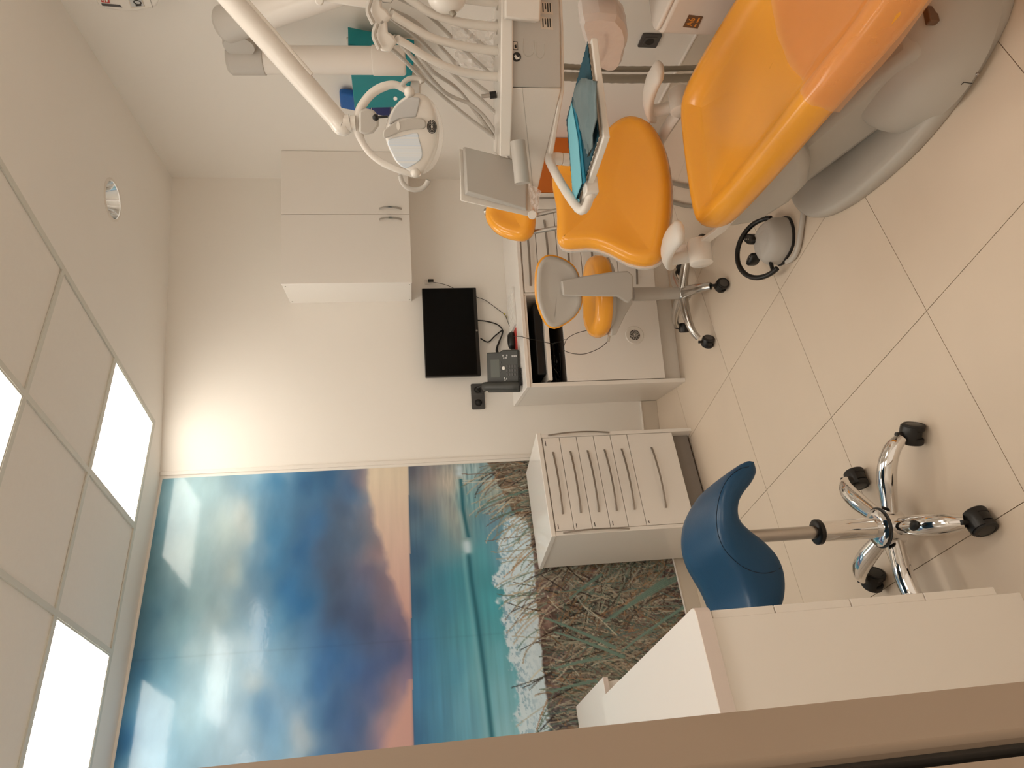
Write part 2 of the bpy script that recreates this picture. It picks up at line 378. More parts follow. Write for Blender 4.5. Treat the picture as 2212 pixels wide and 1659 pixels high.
# ---- mural: a flat print; its colours are laid out per cell of a fine grid
def value_noise(X, Y, seed):
    r = np.random.default_rng(seed); T_ = r.random((64, 64)); xi = np.floor(X).astype(int); yi = np.floor(Y).astype(int); fx = X-xi; fy = Y-yi
    fx = fx*fx*(3-2*fx); fy = fy*fy*(3-2*fy); g = lambda a, b: T_[a % 64, b % 64]
    return (g(xi, yi)*(1-fx)+g(xi+1, yi)*fx)*(1-fy)+(g(xi, yi+1)*(1-fx)+g(xi+1, yi+1)*fx)*fy
def fbm(X, Y, seed, o=4): return sum(value_noise(X*2**k, Y*2**k, seed+k)*.5**k for k in range(o))/sum(.5**k for k in range(o))-.5
def mural_xy(x, y): P = on_plane(x, y, np.array([0, YM, 0.]), np.array([0, 1., 0])); return P[0], P[2]
SKY = '370,1035,110,150,160 330,1150,78,118,130 310,1250,80,115,125 300,1350,68,105,120 285,1450,50,98,124 262,1600,22,82,122 400,1040,175,188,185 450,1060,170,186,184 420,1300,145,163,162 400,1200,152,168,165 380,1350,120,150,155 360,1450,105,142,155 330,1550,120,155,172 300,1640,140,170,185 400,1560,160,180,185 480,1150,190,193,183 520,1130,206,197,184 550,1040,150,175,185 600,1020,150,175,190 620,1035,130,160,180 500,1230,185,186,175 460,1330,160,170,168 430,1420,165,178,178 520,1400,165,178,183 560,1480,190,190,186 480,1500,168,186,190 500,1600,172,186,194 600,1600,120,160,185 590,1150,56,112,148 600,1050,42,108,150 650,1040,38,92,134 560,1180,110,140,160 600,1200,50,106,143 560,1270,90,125,150 530,1280,130,150,160 620,1270,32,98,143 600,1340,90,138,166 700,1030,46,90,126 680,1150,46,98,140 650,1200,26,92,140 650,1300,22,92,140 620,1400,125,158,176 640,1450,115,158,185 590,1540,140,168,190 660,1560,200,194,190 672,1585,192,188,184 695,1540,60,115,160 640,1640,150,175,190 580,1550,80,130,168 700,1200,56,76,102 740,1100,66,86,112 720,1250,62,74,98 750,1180,76,92,114 760,1060,66,100,136 770,1030,56,90,126 740,1320,54,70,98 770,1300,64,80,108 780,1350,58,70,102 800,1250,82,82,108 720,1400,36,98,150 760,1450,40,92,144 800,1450,50,80,128 840,1420,56,80,128 700,1450,36,98,150 730,1530,30,82,130 780,1560,46,88,140 820,1500,66,88,134 840,1380,70,80,118 850,1300,90,90,118 790,1015,100,84,106 808,1015,220,184,156 840,1015,232,200,168 870,1015,222,190,162 825,1100,232,200,168 870,1100,222,186,158 802,1110,130,104,112 840,1200,232,190,162 870,1220,214,166,144 822,1200,142,106,114 860,1280,196,142,132 878,1300,196,142,132 842,1270,114,92,110 880,1350,172,124,126 865,1340,106,92,120 884,1400,118,98,126 880,1450,142,110,128 860,1500,140,108,124 880,1530,212,152,136 850,1560,180,134,130 880,1580,212,158,142 840,1590,190,132,126 820,1600,124,108,132 700,1640,40,95,140 760,1640,40,85,135'
SEA = '895,1010,78,80,94 920,1020,118,108,114 900,1100,50,80,108 900,1200,40,80,112 900,1300,34,84,116 900,1400,44,106,144 900,1500,50,112,150 900,1580,42,98,134 930,1030,196,158,142 925,1080,165,140,130 950,1010,120,120,120 960,1040,224,192,164 980,1040,216,186,162 960,1090,184,168,152 970,1140,140,150,145 940,1100,88,114,130 930,1150,60,102,130 960,1180,86,128,140 980,1120,196,174,152 990,1160,160,155,145 950,1250,44,112,134 990,1250,54,132,144 960,1330,54,122,144 1000,1350,76,148,156 980,1450,70,138,160 1000,1550,100,156,172 950,1550,70,132,160 1030,1480,108,165,172 1040,1420,92,154,160 1015,1030,140,176,182 1010,1080,70,143,155 1040,1080,120,150,150 1060,1060,174,162,145 1040,1020,150,165,165 1030,1150,76,138,150 1060,1130,108,138,156 1040,1200,64,148,155 1050,1250,46,130,138 1060,1300,62,152,160 1080,1350,70,148,155 1080,1420,102,165,172 1085,1500,124,176,182 1090,1580,140,182,186 1080,1200,108,150,168'
GND = '1200,1300,106,82,74 1300,1250,108,70,62 1400,1250,90,56,52 1250,1450,112,86,78 1450,1280,72,48,46 1300,1400,96,66,60 1100,1010,124,98,78 1120,1050,130,100,80 1150,1600,90,80,80 1460,1200,88,54,52'
def ctrl(t):
    A = []
    for w in t.split():
        v = [float(q) for q in w.split(',')]; A.append((*mural_xy(v[0], v[1]), *v[2:]))
    return np.array(A)
def idw(X, Z, A, sg=.054):
    num = np.zeros(X.shape+(3,)); den = np.zeros(X.shape)
    for x, z, r, g, b in A:
        q = (X-x)**2*.8+(Z-z)**2*1.5; w = np.exp(-q/sg**2)+2e-4/(q+.02)**2; den += w; num += w[..., None]*np.array([r, g, b])
    return num/den[..., None]
def make_mural():
    x0, x1, z0, z1, c = XL+.004, B0[0]-.006, .092, 2.838, .0046
    nx, nz = int((x1-x0)/c), int((z1-z0)/c)
    xs, zs = np.linspace(x0, x1, nx), np.linspace(z0, z1, nz); X, Z = np.meshgrid(xs, zs)
    wx, wz = fbm(X*3.2, Z*4, 3)*.20, fbm(X*3.2, Z*4, 13)*.13
    sky = idw(X+wx, Z+wz, ctrl(SKY)); sea = idw(X+.3*wx, Z+.12*wz, ctrl(SEA), .06); gnd = idw(X, Z, ctrl(GND), .2)
    sky *= 1+.22*fbm(X*4, Z*9, 21, 6)[..., None]
    stre = fbm(X*3, Z*60, 31, 3); sea *= 1+.16*stre[..., None]
    rip = fbm(X*14+Z*10, Z*110, 35, 2); sea += (np.clip((X-1.45)/.4, 0, 1)*np.clip((1.36-Z)/.1, 0, 1))[..., None]*rip[..., None]*np.array([90, 75, 60])
    def band(pts, soft):
        q = np.array([mural_xy(*p) for p in pts]); o = np.argsort(q[:, 0]); zb = np.interp(X, q[o, 0], q[o, 1], left=0, right=q[o[-1], 1])
        return np.clip((zb-Z+fbm(X*9, Z*14, 91)*.05)/soft+.5, 0, 1)
    pk = band(((795, 990), (798, 1060), (806, 1120), (828, 1190), (842, 1240), (862, 1290), (880, 1335), (893, 1390)), .035)
    tx = np.clip((X-1.0)/.9, 0, 1)[..., None]; pink = np.array([196, 138, 128])*(1-tx)+np.array([232, 199, 168])*tx
    sky = sky*(1-pk[..., None])+pink*(1+.10*fbm(X*3, Z*30, 95)[..., None])*pk[..., None]
    pk = band(((893, 1455), (884, 1490), (868, 1530), (845, 1575), (830, 1610), (815, 1659)), .05)*(X < .80); sky = sky*(1-pk[..., None])+np.array([205, 146, 132])*pk[..., None]
    hz = 1.511+(B0[0]-X)*.0135; img = np.where((Z > hz)[..., None], sky, sea)
    bl = np.exp(-((Z-hz)/.006)**2)[..., None]*.25; img = img*(1-bl)+np.array([60, 70, 90])*bl
    # breaking wave line
    def curve(pts):
        q = np.array([mural_xy(*p) for p in pts]); o = np.argsort(q[:, 0]); return np.interp(X, q[o, 0], q[o, 1]), q[:, 0].min(), q[:, 0].max()
    for pts, wd in ((((995, 1035), (1000, 1100), (1012, 1162)), .011), (((1012, 1195), (1018, 1250), (1030, 1330), (1046, 1450), (1060, 1570), (1070, 1659)), .013)):
        zc, a, b = curve(pts); k = np.exp(-((Z-zc)/wd)**2)*((X > a) & (X < b)); k = k[..., None]*.85; img = img*(1-k)+np.array([16, 88, 100])*k
        k = np.exp(-((Z-zc-wd*2)/wd)**2)*((X > a) & (X < b))*.3; k = k[..., None]; img = img*(1-k)+np.array([150, 190, 190])*k
    for p in ((992, 1012), (992, 1024), (1008, 1174), (1009, 1182), (1010, 1190)):
        a, b = mural_xy(*p); k = np.exp(-((X-a)/.02)**2-((Z-b)/.022)**2)[..., None]*.8; img = img*(1-k)+np.array([205, 212, 212])*k
    # foam and ground
    ft, _, _ = curve(((1086, 1105), (1090, 1130), (1076, 1200), (1072, 1260), (1085, 1330), (1095, 1400), (1105, 1470), (1112, 1540), (1118, 1600), (1120, 1659)))
    fb, _, _ = curve(((1112, 1100), (1132, 1115), (1142, 1140), (1150, 1200), (1157, 1290), (1163, 1350), (1170, 1420), (1178, 1500), (1185, 1560), (1190, 1659)))
    d1 = ft-Z+fbm(X*22, Z*22, 41, 4)*.10; f1 = np.clip(d1/.015, 0, 1)*(X < 1.60)
    sp = fbm(X*70, Z*110, 51, 3); hole = np.clip((sp-.06)/.05, 0, 1)*np.clip(.95-(ft-Z)/.16, .12, 1)
    foam = np.array([208, 211, 210])*(1+.08*fbm(X*30, Z*30, 57)[..., None])
    foam = foam*(1-.75*hole[..., None])+np.array([95, 135, 155])*.75*hole[..., None]
    img = img*(1-f1[..., None])+foam*f1[..., None]
    gl = np.where(X < 1.60, fb, np.interp(X, [1.6, 1.75, 1.95], [.93, .99, 1.06]))+fbm(X*25, Z*3, 61)*.02
    fg = np.clip((gl-Z)/.008, 0, 1)[..., None]
    tex = fbm(X*60, Z*60, 71, 3)[..., None]+fbm(X*9, Z*9, 75, 3)[..., None]*.9; img = img*(1-fg)+gnd*(1+tex*.9)*fg
    # grass blades
    cols = np.array([(186, 158, 130), (205, 184, 156), (112, 124, 104), (96, 116, 106), (172, 122, 84), (52, 40, 36), (150, 140, 116), (128, 100, 86), (214, 198, 176)])
    prob = np.array([.25, .13, .12, .07, .11, .08, .10, .11, .03]); rg = np.random.default_rng(5)
    def stroke(a, b, ang, L, bend, w, col, al):
        n = max(8, int(L/(c*.6))); t = np.linspace(0, 1, n); th = ang+bend*t*t
        px = a+np.cumsum(np.cos(th))*L/n; pz = b+np.cumsum(np.sin(th))*L/n; ww = w*(1-.8*t)
        for dx in (-1, 0, 1):
            off = dx*ww*.5; qx = px-np.sin(th)*off; qz = pz+np.cos(th)*off
            i = np.round((qx-x0)/(x1-x0)*(nx-1)).astype(int); j = np.round((qz-z0)/(z1-z0)*(nz-1)).astype(int)
            ok = (i >= 0) & (i < nx) & (j >= 0) & (j < nz); img[j[ok], i[ok]] = img[j[ok], i[ok]]*(1-al)+col*al
    glx = gl[0]
    for k in range(4200):
        a = rg.uniform(x0-.1, x1); top = np.interp(a, xs, glx); L_ = rg.uniform(.07, .34); b = z0-.12+max(.02, top-.85*L_-z0+.12)*rg.random()**.85
        base = pi/2+.38+.35*math.sin(a*5.1+b*3)                          # blades lean to the left
        if rg.random() < .35: base = pi/2-.35
        stroke(a, b, base+rg.normal(0, .34), L_, rg.normal(.1, .4), rg.uniform(.0005, .0026), cols[rg.choice(9, p=prob)]*rg.uniform(.6, .98), rg.uniform(.3, .7))
    for k in range(150):                                                 # tall tips over the foam and the sea
        a = rg.uniform(1.0, x1) if rg.random() < .75 else rg.uniform(x0, 1.0); top = np.interp(a, xs, glx)
        stroke(a, top-rg.uniform(.0, .06), pi/2+rg.normal(.45, .3), rg.uniform(.1, .26), rg.normal(.25, .4), rg.uniform(.001, .004), cols[rg.choice(9, p=prob)]*rg.uniform(.8, 1.05), rg.uniform(.3, .65))
    for p, q, w in (((1490, 1235), (1300, 1335), .022), ((1440, 1250), (1320, 1330), .014), ((1330, 1400), (1180, 1330), .012), ((1350, 1420), (1200, 1360), .012), ((1300, 1420), (1200, 1440), .014), ((1290, 1470), (1190, 1490), .012), ((1480, 1310), (1340, 1400), .010), ((1300, 1240), (1230, 1290), .010), ((1130, 1100), (1060, 1120), .007), ((1140, 1060), (1050, 1085), .007)):
        A = np.array(mural_xy(*p)); Bq = np.array(mural_xy(*q)); d = Bq-A
        for s_ in (-.3, 0, .3): stroke(A[0], A[1]+s_*w, math.atan2(d[1], d[0]), np.linalg.norm(d), .12, w, np.array([104, 122, 106])*rg.uniform(.85, 1.12), .75)
    sm = np.exp(-((X-(.985+.01*(Z-2)))/.005)**2)[..., None]*.10; img = img*(1-sm)+img*.6*sm    # seam between two lengths of the print
    lin = np.where(img/255 <= .04045, img/255/12.92, ((np.clip(img, 0, 255)/255+.055)/1.055)**2.4)
    lin = np.clip(lin/np.array(srgb((205, 190, 172)))*.60*np.array([.96, 1.0, .92]), 0, .95)
    lum = lin.mean(-1, keepdims=True); lin = lum+(lin-lum)*.95
    V = np.stack([X.ravel(), np.full(X.size, YM-.003), Z.ravel()], 1)
    idx = np.arange(nx*nz).reshape(nz, nx); Q = np.stack([idx[:-1, :-1], idx[:-1, 1:], idx[1:, 1:], idx[1:, :-1]], -1).reshape(-1, 4)
    me = bpy.data.meshes.new('mural'); o3 = np.array([(x0+x1)/2, YM, z0]); V = V-o3
    me.vertices.add(len(V)); me.vertices.foreach_set('co', V.ravel()); me.loops.add(Q.size); me.loops.foreach_set('vertex_index', Q.ravel())
    me.polygons.add(len(Q)); me.polygons.foreach_set('loop_start', np.arange(0, Q.size, 4)); me.update(calc_edges=True)
    ca = me.color_attributes.new('print', 'FLOAT_COLOR', 'POINT'); ca.data.foreach_set('color', np.hstack([lin.reshape(-1, 3), np.ones((len(V), 1))]).ravel())
    m = bpy.data.materials.new('mural_print'); m.use_nodes = True; nt = m.node_tree; b = nt.nodes['Principled BSDF']
    at = nt.nodes.new('ShaderNodeAttribute'); at.attribute_name = 'print'; nt.links.new(at.outputs['Color'], b.inputs['Base Color'])
    b.inputs['Roughness'].default_value = .10; b.inputs['Specular IOR Level'].default_value = .5
    tc = nt.nodes.new('ShaderNodeTexCoord'); no = nt.nodes.new('ShaderNodeTexNoise'); no.inputs['Scale'].default_value = 45; nt.links.new(tc.outputs['Object'], no.inputs['Vector'])
    bp = nt.nodes.new('ShaderNodeBump'); bp.inputs['Strength'].default_value = .05; bp.inputs['Distance'].default_value = .004
    nt.links.new(no.outputs['Fac'], bp.inputs['Height']); nt.links.new(bp.outputs['Normal'], b.inputs['Normal'])
    me.materials.append(m); o = bpy.data.objects.new('mural', me); COL.objects.link(o); o.location = o3
    tag(o, 'glossy wall mural of a stormy blue sky, surf and dune grass', 'mural')
make_mural()

# ================================================================== furniture
def bow_handle(fr, c, along, out_, L, rise=.028, w=.008, th=.004, n=14):
    """flat bow handle: centre c, axes along and out_ given in the frame"""
    c, a, o = np.asarray(c, float), unit(along), unit(out_); b = np.cross(a, o); rings = []
    for t in np.linspace(-1, 1, n):
        p = c+a*t*L/2+o*(rise*(1-t*t)+.001); rings.append([p+b*w+o*th, p+b*w-o*0, p-b*w-o*0, p-b*w+o*th])
    g = G(fr); g.loft(rings); return g
# ---- wall cabinet
t = thing('wall_cabinet', 'white two-door wall cabinet hanging high above the desk', 'cabinet', W(1.395, .16, 1.458), ANG)
obj('body', BX(.992, 1.80, 0, .302, 1.458, 2.165), 'laminate', t, bevel=.0015)
for a, b, hs in ((.990, 1.4025, 1.370), (1.4055, 1.7985, 1.436)):
    d = obj('door', BX(a, b, .304, .322, 1.456, 2.167), 'laminate', t, bevel=.0015)
    g = bow_handle(FB, (hs, .322, 1.563), (0, 0, 1), (0, 1, 0), .128, .022, .006); obj('handle', g, 'steel', d, bevel=.001)
for z in (1.47, 2.15):
    for d_ in (.03, .28): obj('screw_cap', G(FB).lathe([(.004, -.001), (.004, .0006)], (.992, d_, z), (1, 0, 0), 8), 'handle_grey', t)
# ---- desk run along the back wall
obj('worktop', BX(.322, 1.798, 0, .507, .860, .880), 'worktop_white', bevel=.002, rot=ANG, label='long white worktop over the desk cabinets, with the phone on its end', cat='worktop')
t = thing('desk_cabinet', 'white desk cabinet with an open computer niche and a vented front panel', 'cabinet', W(.59, .25), ANG)
obj('side_panel', BX(.324, .346, .002, .500, 0, .859), 'laminate', t, bevel=.0015)
obj('side_panel', BX(.838, .851, .002, .498, .0, .859), 'laminate', t, bevel=.0015)
obj('top_rail', BX(.347, .837, .06, .498, .846, .859), 'laminate', t, bevel=.001)
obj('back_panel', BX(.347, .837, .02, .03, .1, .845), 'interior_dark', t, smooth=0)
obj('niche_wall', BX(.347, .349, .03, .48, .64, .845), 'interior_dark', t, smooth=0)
obj('shelf', BX(.36, .837, .05, .497, .735, .758), 'laminate', t, bevel=.0015)
fp = obj('front_panel', BX(.350, .837, .482, .500, .112, .656), 'laminate_gloss', t, bevel=.0015)
obj('plinth', BX(.347, .837, .42, .436, 0, .11), 'laminate', t, bevel=.001)
vc = (.596, .500, .260)
obj('vent_ring', G(FB).lathe([(.026, .0), (.026, .003), (.03, .004), (.049, .0045), (.052, .002), (.052, 0)], vc, (0, 1, 0), 32), 'unit_gloss', fp)
obj('vent_hole', G(FB).lathe([(.030, .002), (.030, .0046)], vc, (0, 1, 0), 32), 'black_soft', fp)
g = G(FB)
for r in (.010, .0165, .023, .0295): g.lathe([(r, .0046), (r, .0056), (r+.0011, .0056), (r+.0011, .0046)], vc, (0, 1, 0), 32, cap=False)
for k in range(6):
    a = k*pi/6+.1; c_, s_ = math.cos(a), math.sin(a); g.tube([(vc[0]-.03*c_, .5055, vc[2]-.03*s_), (vc[0]+.03*c_, .5055, vc[2]+.03*s_)], .0006, 6)
obj('vent_grille', g, 'unit_gloss', fp)
obj('computer', BX(.40, .80, .12, .46, .7585, .806), 'pc_black', bevel=.006, rot=ANG, label='flat black computer on the shelf of the desk niche', cat='computer')
cab = thing('niche_cables', 'tangle of black cables under the niche shelf', 'cables', W(.55, .3, .66), ANG)
for k in range(6):
    q = [(rng.uniform(.38, .6), rng.uniform(.30, .47), rng.uniform(.667, .72)) for _ in range(6)]; obj('cable', G(FB).tube(q, .004, 8, smooth=6), 'black_plastic', cab)
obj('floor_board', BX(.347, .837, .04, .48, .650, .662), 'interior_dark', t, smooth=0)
t = thing('drawer_cabinet', 'white five-drawer unit under the worktop with long grey bow handles', 'cabinet', W(1.10, .25), ANG)
obj('body', BX(.852, 1.344, .002, .478, .10, .859), 'laminate', t, bevel=.001)
obj('plinth', BX(.852, 1.344, .40, .436, 0, .10), 'laminate', t, bevel=.001)
DZ = (.853, .768, .653, .519, .314, .106)
for k in range(5):
    d = obj('drawer', BX(.855, 1.341, .480, .500, DZ[k+1]+.002, DZ[k]-.002), 'laminate', t, bevel=.0015)
    zc = DZ[k]-(.035 if k == 0 else .055 if k < 4 else .10)
    obj('handle', bow_handle(FB, (1.085, .500, zc), (1, 0, 0), (0, 1, 0), .39, .03, .006), 'handle_grey', d, bevel=.001)
t = thing('corner_cabinet', 'white cabinet with an orange door at the end of the desk run', 'cabinet', W(1.57, .25), ANG)
obj('body', BX(1.346, 1.798, .002, .478, .10, .859), 'laminate', t, bevel=.001)
obj('plinth', BX(1.346, 1.798, .40, .436, 0, .10), 'laminate', t, bevel=.001)
d = obj('door', BX(1.348, 1.448, .480, .500, .104, .853), 'laminate', t, bevel=.0015)
obj('handle', bow_handle(FB, (1.400, .500, .66), (0, 0, 1), (0, 1, 0), .36, .03, .006), 'handle_grey', d, bevel=.001)
obj('door', BX(1.451, 1.797, .480, .500, .104, .853), 'orange_panel', t, bevel=.0015, label='orange cabinet door')
# ---- monitor and its cables
t = thing('monitor', 'black flat computer monitor mounted on the wall above the desk', 'monitor', W(.774, .05, 1.07), ANG)
obj('housing', BX(.500, 1.046, .045, .076, 1.072, 1.396), 'black_plastic', t, bevel=.004)
obj('screen', BX(.506, 1.040, .0755, .0765, 1.092, 1.390), 'screen_black', t, smooth=0)
obj('emblem', G(FB).lathe([(.006, 0), (.006, .0008)], (.775, .076, 1.082), (0, 1, 0), 12), 'handle_grey', t)
obj('wall_bracket', BX(.70, .85, .0, .046, 1.15, 1.32), 'black_soft', t, bevel=.004)
def cable(name, px, dd, r, m, label, cat='cable', group=None, extra=None):
    P = [toB(on_d(x, y, d_)) for (x, y), d_ in zip(px, dd if hasattr(dd, '__len__') else [dd]*len(px))]
    return obj(name, G(FB).tube(P, r, 8, smooth=8), m, label=label, cat=cat, group=group, rot=ANG)
cable('video_cable', ((1030, 692), (1050, 694), (1072, 700), (1084, 710), (1085, 722), (1076, 742), (1072, 758), (1078, 768), (1095, 780)), (.03, .02, .015, .014, .014, .014, .014, .016, .02), .0042, 'black_plastic', 'thick black cable looping below the monitor toward the phone')
cable('power_cable', ((1038, 731), (1050, 738), (1058, 737), (1070, 725), (1086, 714), (1080, 735), (1074, 755), (1082, 770), (1100, 788)), (.03, .018, .016, .024, .024, .024, .024, .024, .024), .0042, 'black_plastic', 'second black cable hanging under the monitor, crossing the first')
cable('thin_cable', ((936, 610), (955, 613), (975, 620), (990, 628), (1028, 641), (1050, 650), (1075, 668), (1090, 680), (1097, 695), (1106, 718)), (.03, .022, .01, .01, .01, .008, .006, .006, .03, .20), .0017, 'black_plastic', 'thin black mouse cable running from the wall plug past the monitor to the mouse')
tp = thing('usb_plug', 'small black plug with a white cap stuck on the wall beside the monitor', 'plug', W(1.114, 0, 1.33), ANG)
obj('cap', BX(1.098, 1.126, 0, .012, 1.345, 1.375), 'unit_gloss', tp, bevel=.003); obj('plug_body', BX(1.106, 1.122, .012, .03, 1.322, 1.356), 'black_plastic', tp, bevel=.002)
tc_ = thing('cable_clip', 'metal wall clip with yellow tape on the thin cable', 'clip', W(.875, 0, .885), ANG)
obj('hook', G(FB).tube([(.872, .004, .885), (.872, .014, .889), (.888, .012, .891)], .002, 6), 'steel', tc_)
for px_ in ((1090, 678), (1094, 684)):
    q = toB(on_d(*px_, .006)); obj('tape', G(FB).lathe([(.0035, -.004), (.0035, .004)], q, (.5, 0, -.8), 10), 'yellow', tc_)
# ---- double wall socket
def socket(name, s0, s1, z0, z1, n, label, fr, plugs=()):
    t = thing(name, label, 'socket', fr(((s0+s1)/2, 0, z0)), ANG)
    obj('frame', G(fr).prism(rrect(s0, s1, z0, z1, .008), 0, .010, 'y'), 'socket_grey', t, bevel=.002)
    w = (s1-s0)/n
    for k in range(n):
        c = s0+w*(k+.5); obj('insert', G(fr).prism(rrect(c-.03, c+.03, (z0+z1)/2-.029, (z0+z1)/2+.029, .004), .010, .0125, 'y'), 'socket_grey', t, bevel=.001)
        obj('socket_cup', G(fr).lathe([(.019, .0126), (.0205, .0135), (.0215, .0126), (.021, .012)], (c, 0, (z0+z1)/2), (0, 1, 0), 24), 'black_plastic', t)
        obj('socket_hole', G(fr).lathe([(.019, .0120), (.019, .0130)], (c, 0, (z0+z1)/2), (0, 1, 0), 24), 'black_soft', t)
    return t
socket('wall_socket', .312, .467, 1.051, 1.130, 2, 'dark grey double wall socket with black plugs beside the phone', FB)
for c, wh in ((.3505, 'farther from'), (.4285, 'nearer to')): obj('power_plug', G(FB).lathe([(.015, .013), (.015, .030), (.011, .040), (.004, .042)], (c, 0, 1.0905), (0, 1, 0), 16), 'black_plastic', rot=ANG, label='round black power plug in the double wall socket, '+wh+' the monitor', cat='plug', group='plugs in the double wall socket')
# ---- desk phone
ph = thing('desk_phone', 'dark grey office desk phone with a screen, keypad and handset on the worktop', 'phone', W(.43, .25, .880), ANG)
PA = math.radians(52)                          # the phone's face leans back
pc_, ps_ = math.cos(PA), math.sin(PA)
twist = math.radians(14)
px_ax = np.array([math.cos(twist), math.sin(twist), 0]); py_dir = np.array([math.sin(twist), -math.cos(twist), 0])
# local frame: x to the right along the desk, y up the face, z out of the face
def fp_frame(o): 
    up = py_dir*pc_+np.array([0, 0, ps_]); out_ = np.array([-py_dir[0]*ps_, -py_dir[1]*ps_, pc_])
    A = lambda v: e1*v[0]+e2*v[1]+ez*v[2]
    return Frame(W(*o), A(px_ax), A(up), A(out_))
FP = fp_frame((.335, .335, .8945))
obj('body', G(FP).prism([(.0, .0), (.232, 0), (.236, .03), (.236, .10), (.225, .12), (.225, .205), (.0, .205)], -.02, .0), 'phone_grey', ph, bevel=.006)
obj('screen', G(FP).box(.085, .185, .120, .178, .0, .0012), 'lcd', ph, smooth=0)
obj('stand', G(FP).prism([(.02, .06), (.21, .06), (.21, .13), (.02, .13)], -.075, -.02), 'black_plastic', ph, bevel=.004)
obj('handset', G(FP).loft([[(x, y+dy, z+dz) for dy, dz in ((0, 0), (0, 0))] for x, y, z in ((0, 0, 0),)]) if False else G(FP).tube([(.035, -.012, .022), (.035, .02, .032), (.035, .10, .036), (.035, .18, .032), (.035, .212, .022)], [.024, .027, .024, .027, .024], 14, smooth=5, flat=.8), 'phone_grey', ph)
kb = obj('keypad', G(FP).box(.088, .170, .010, .082, .0, .0008), 'phone_grey', ph, smooth=0)
for i in range(3):
    for j in range(4):
        obj('key', G(FP).box(.092+i*.022, .108+i*.022, .014+j*.017, .026+j*.017, .0008, .003), 'socket_grey', kb, bevel=.001)
for x, y in [(.20, .012), (.20, .024), (.20, .036), (.192, .075), (.205, .07), (.075, .075), (.068, .086), (.080, .09), (.19, .09), (.205, .095)]:
    obj('button', G(FP).box(x-.005, x+.005, y-.004, y+.004, 0, .003), 'lens_grey', ph, bevel=.001)
for k in range(4): obj('button', G(FP).box(.092+k*.023, .104+k*.023, .108, .114, 0, .002), 'socket_grey', ph, bevel=.001)
obj('navigation_key', G(FP).lathe([(.010, 0), (.010, .003), (.007, .004)], (.135, .094, 0), (0, 0, 1), 18), 'label_white', ph)
h = [(.03+.005*math.cos(a*2.6)+.0006*a, -.03+.007*math.sin(a*2.6)-.0004*a, .006+.0022*a*.4) for a in np.linspace(0, 60, 220)]
cc = G(FB).tube([(.36+.0022*a, .385+.012*math.sin(2.2*a), .892+.008*math.cos(2.2*a)) for a in np.linspace(0, 46, 300)], .0022, 6)
obj('coiled_cord', cc, 'black_plastic', ph)
pw = obj('phone_wire', G(FB).tube([(.43, .05, 1.09), (.435, .10, 1.06), (.40, .13, 1.05), (.39, .10, 1.085), (.42, .09, 1.10), (.43, .13, 1.07), (.42, .20, 1.03)], .0028, 8, smooth=8), 'black_plastic', ph)
# ---- mouse, card, keyboard
ms = thing('mouse', 'small black computer mouse on the worktop', 'mouse', W(.66, .23, .8845), ANG)
obj('shell', G(FB).pillow([(.66+.055*math.cos(a), .23+.030*math.sin(a)) for a in np.linspace(0, 2*pi, 20, endpoint=False)], [(.92, .8845), (1, .892), (.97, .905), (.85, .916), (.6, .922), (.25, .925)]), 'black_plastic', ms)
obj('wheel', G(FB).lathe([(.008, -.003), (.008, .003)], (.69, .23, .918), (0, 1, 0), 12), 'handle_grey', ms)
obj('mouse_card', G(FB).prism(rrect(.585, .72, .20, .30, .006), .8805, .8840), 'red_print', rot=ANG, label='red and navy card lying under the black mouse', cat='card')
kbd = thing('keyboard', 'slim white keyboard lying flat on the worktop below the monitor', 'keyboard', W(.85, .22, .880), ANG)
obj('case', G(FB).prism(rrect(.73, .955, .13, .33, .012), .8802, .892), 'keyboard_white', kbd, bevel=.002)
for i in range(9):
    for j in range(4): obj('key', BX(.740+i*.0235, .760+i*.0235, .15+j*.042, .186+j*.042, .892, .8945), 'label_white', kbd, smooth=0)
cable('hanging_cable', ((1104, 728), (1124, 727), (1143, 732), (1165, 736), (1185, 741), (1193, 742), (1210, 738), (1221, 733)), (.20, .515, .515, .512, .512, .512, .512, .51), .0017, 'black_plastic', 'thin black cable hanging from the worktop over the open niche')

# ---- mobile drawer cart against the mural
CXa, CXb, CYf, CYb = 1.281, 1.853, 3.272, 3.728
t = thing('drawer_cart', 'white six-drawer dental cart with rail handles standing against the mural', 'cabinet', ((CXa+CXb)/2, (CYf+CYb)/2, 0))
obj('top', G().box(CXa, CXb, CYf, CYb, .823, .845), 'laminate_gloss', t, bevel=.002)
for a, b in ((CXa+.006, CXa+.026), (CXb-.026, CXb-.006)):
    sp = obj('side_panel', G().box(a, b, CYf+.004, CYb-.004, .0, .822), 'laminate_gloss', t, bevel=.0015)
    obj('side_handle', bow_handle(FW, ((a+b)/2, CYf+.003, .62), (0, 0, 1), (0, -1, 0), .33, .022, .004), 'handle_grey', sp, bevel=.001)
obj('carcass', G().box(CXa+.03, CXb-.03, CYf+.026, CYb-.008, .11, .82), 'laminate', t, smooth=0)
obj('plinth', G().box(CXa+.027, CXb-.027, CYf+.05, CYf+.066, .012, .108), 'plinth_grey', t, bevel=.001)
CZ = (.818, .727, .636, .545, .454, .362, .112)
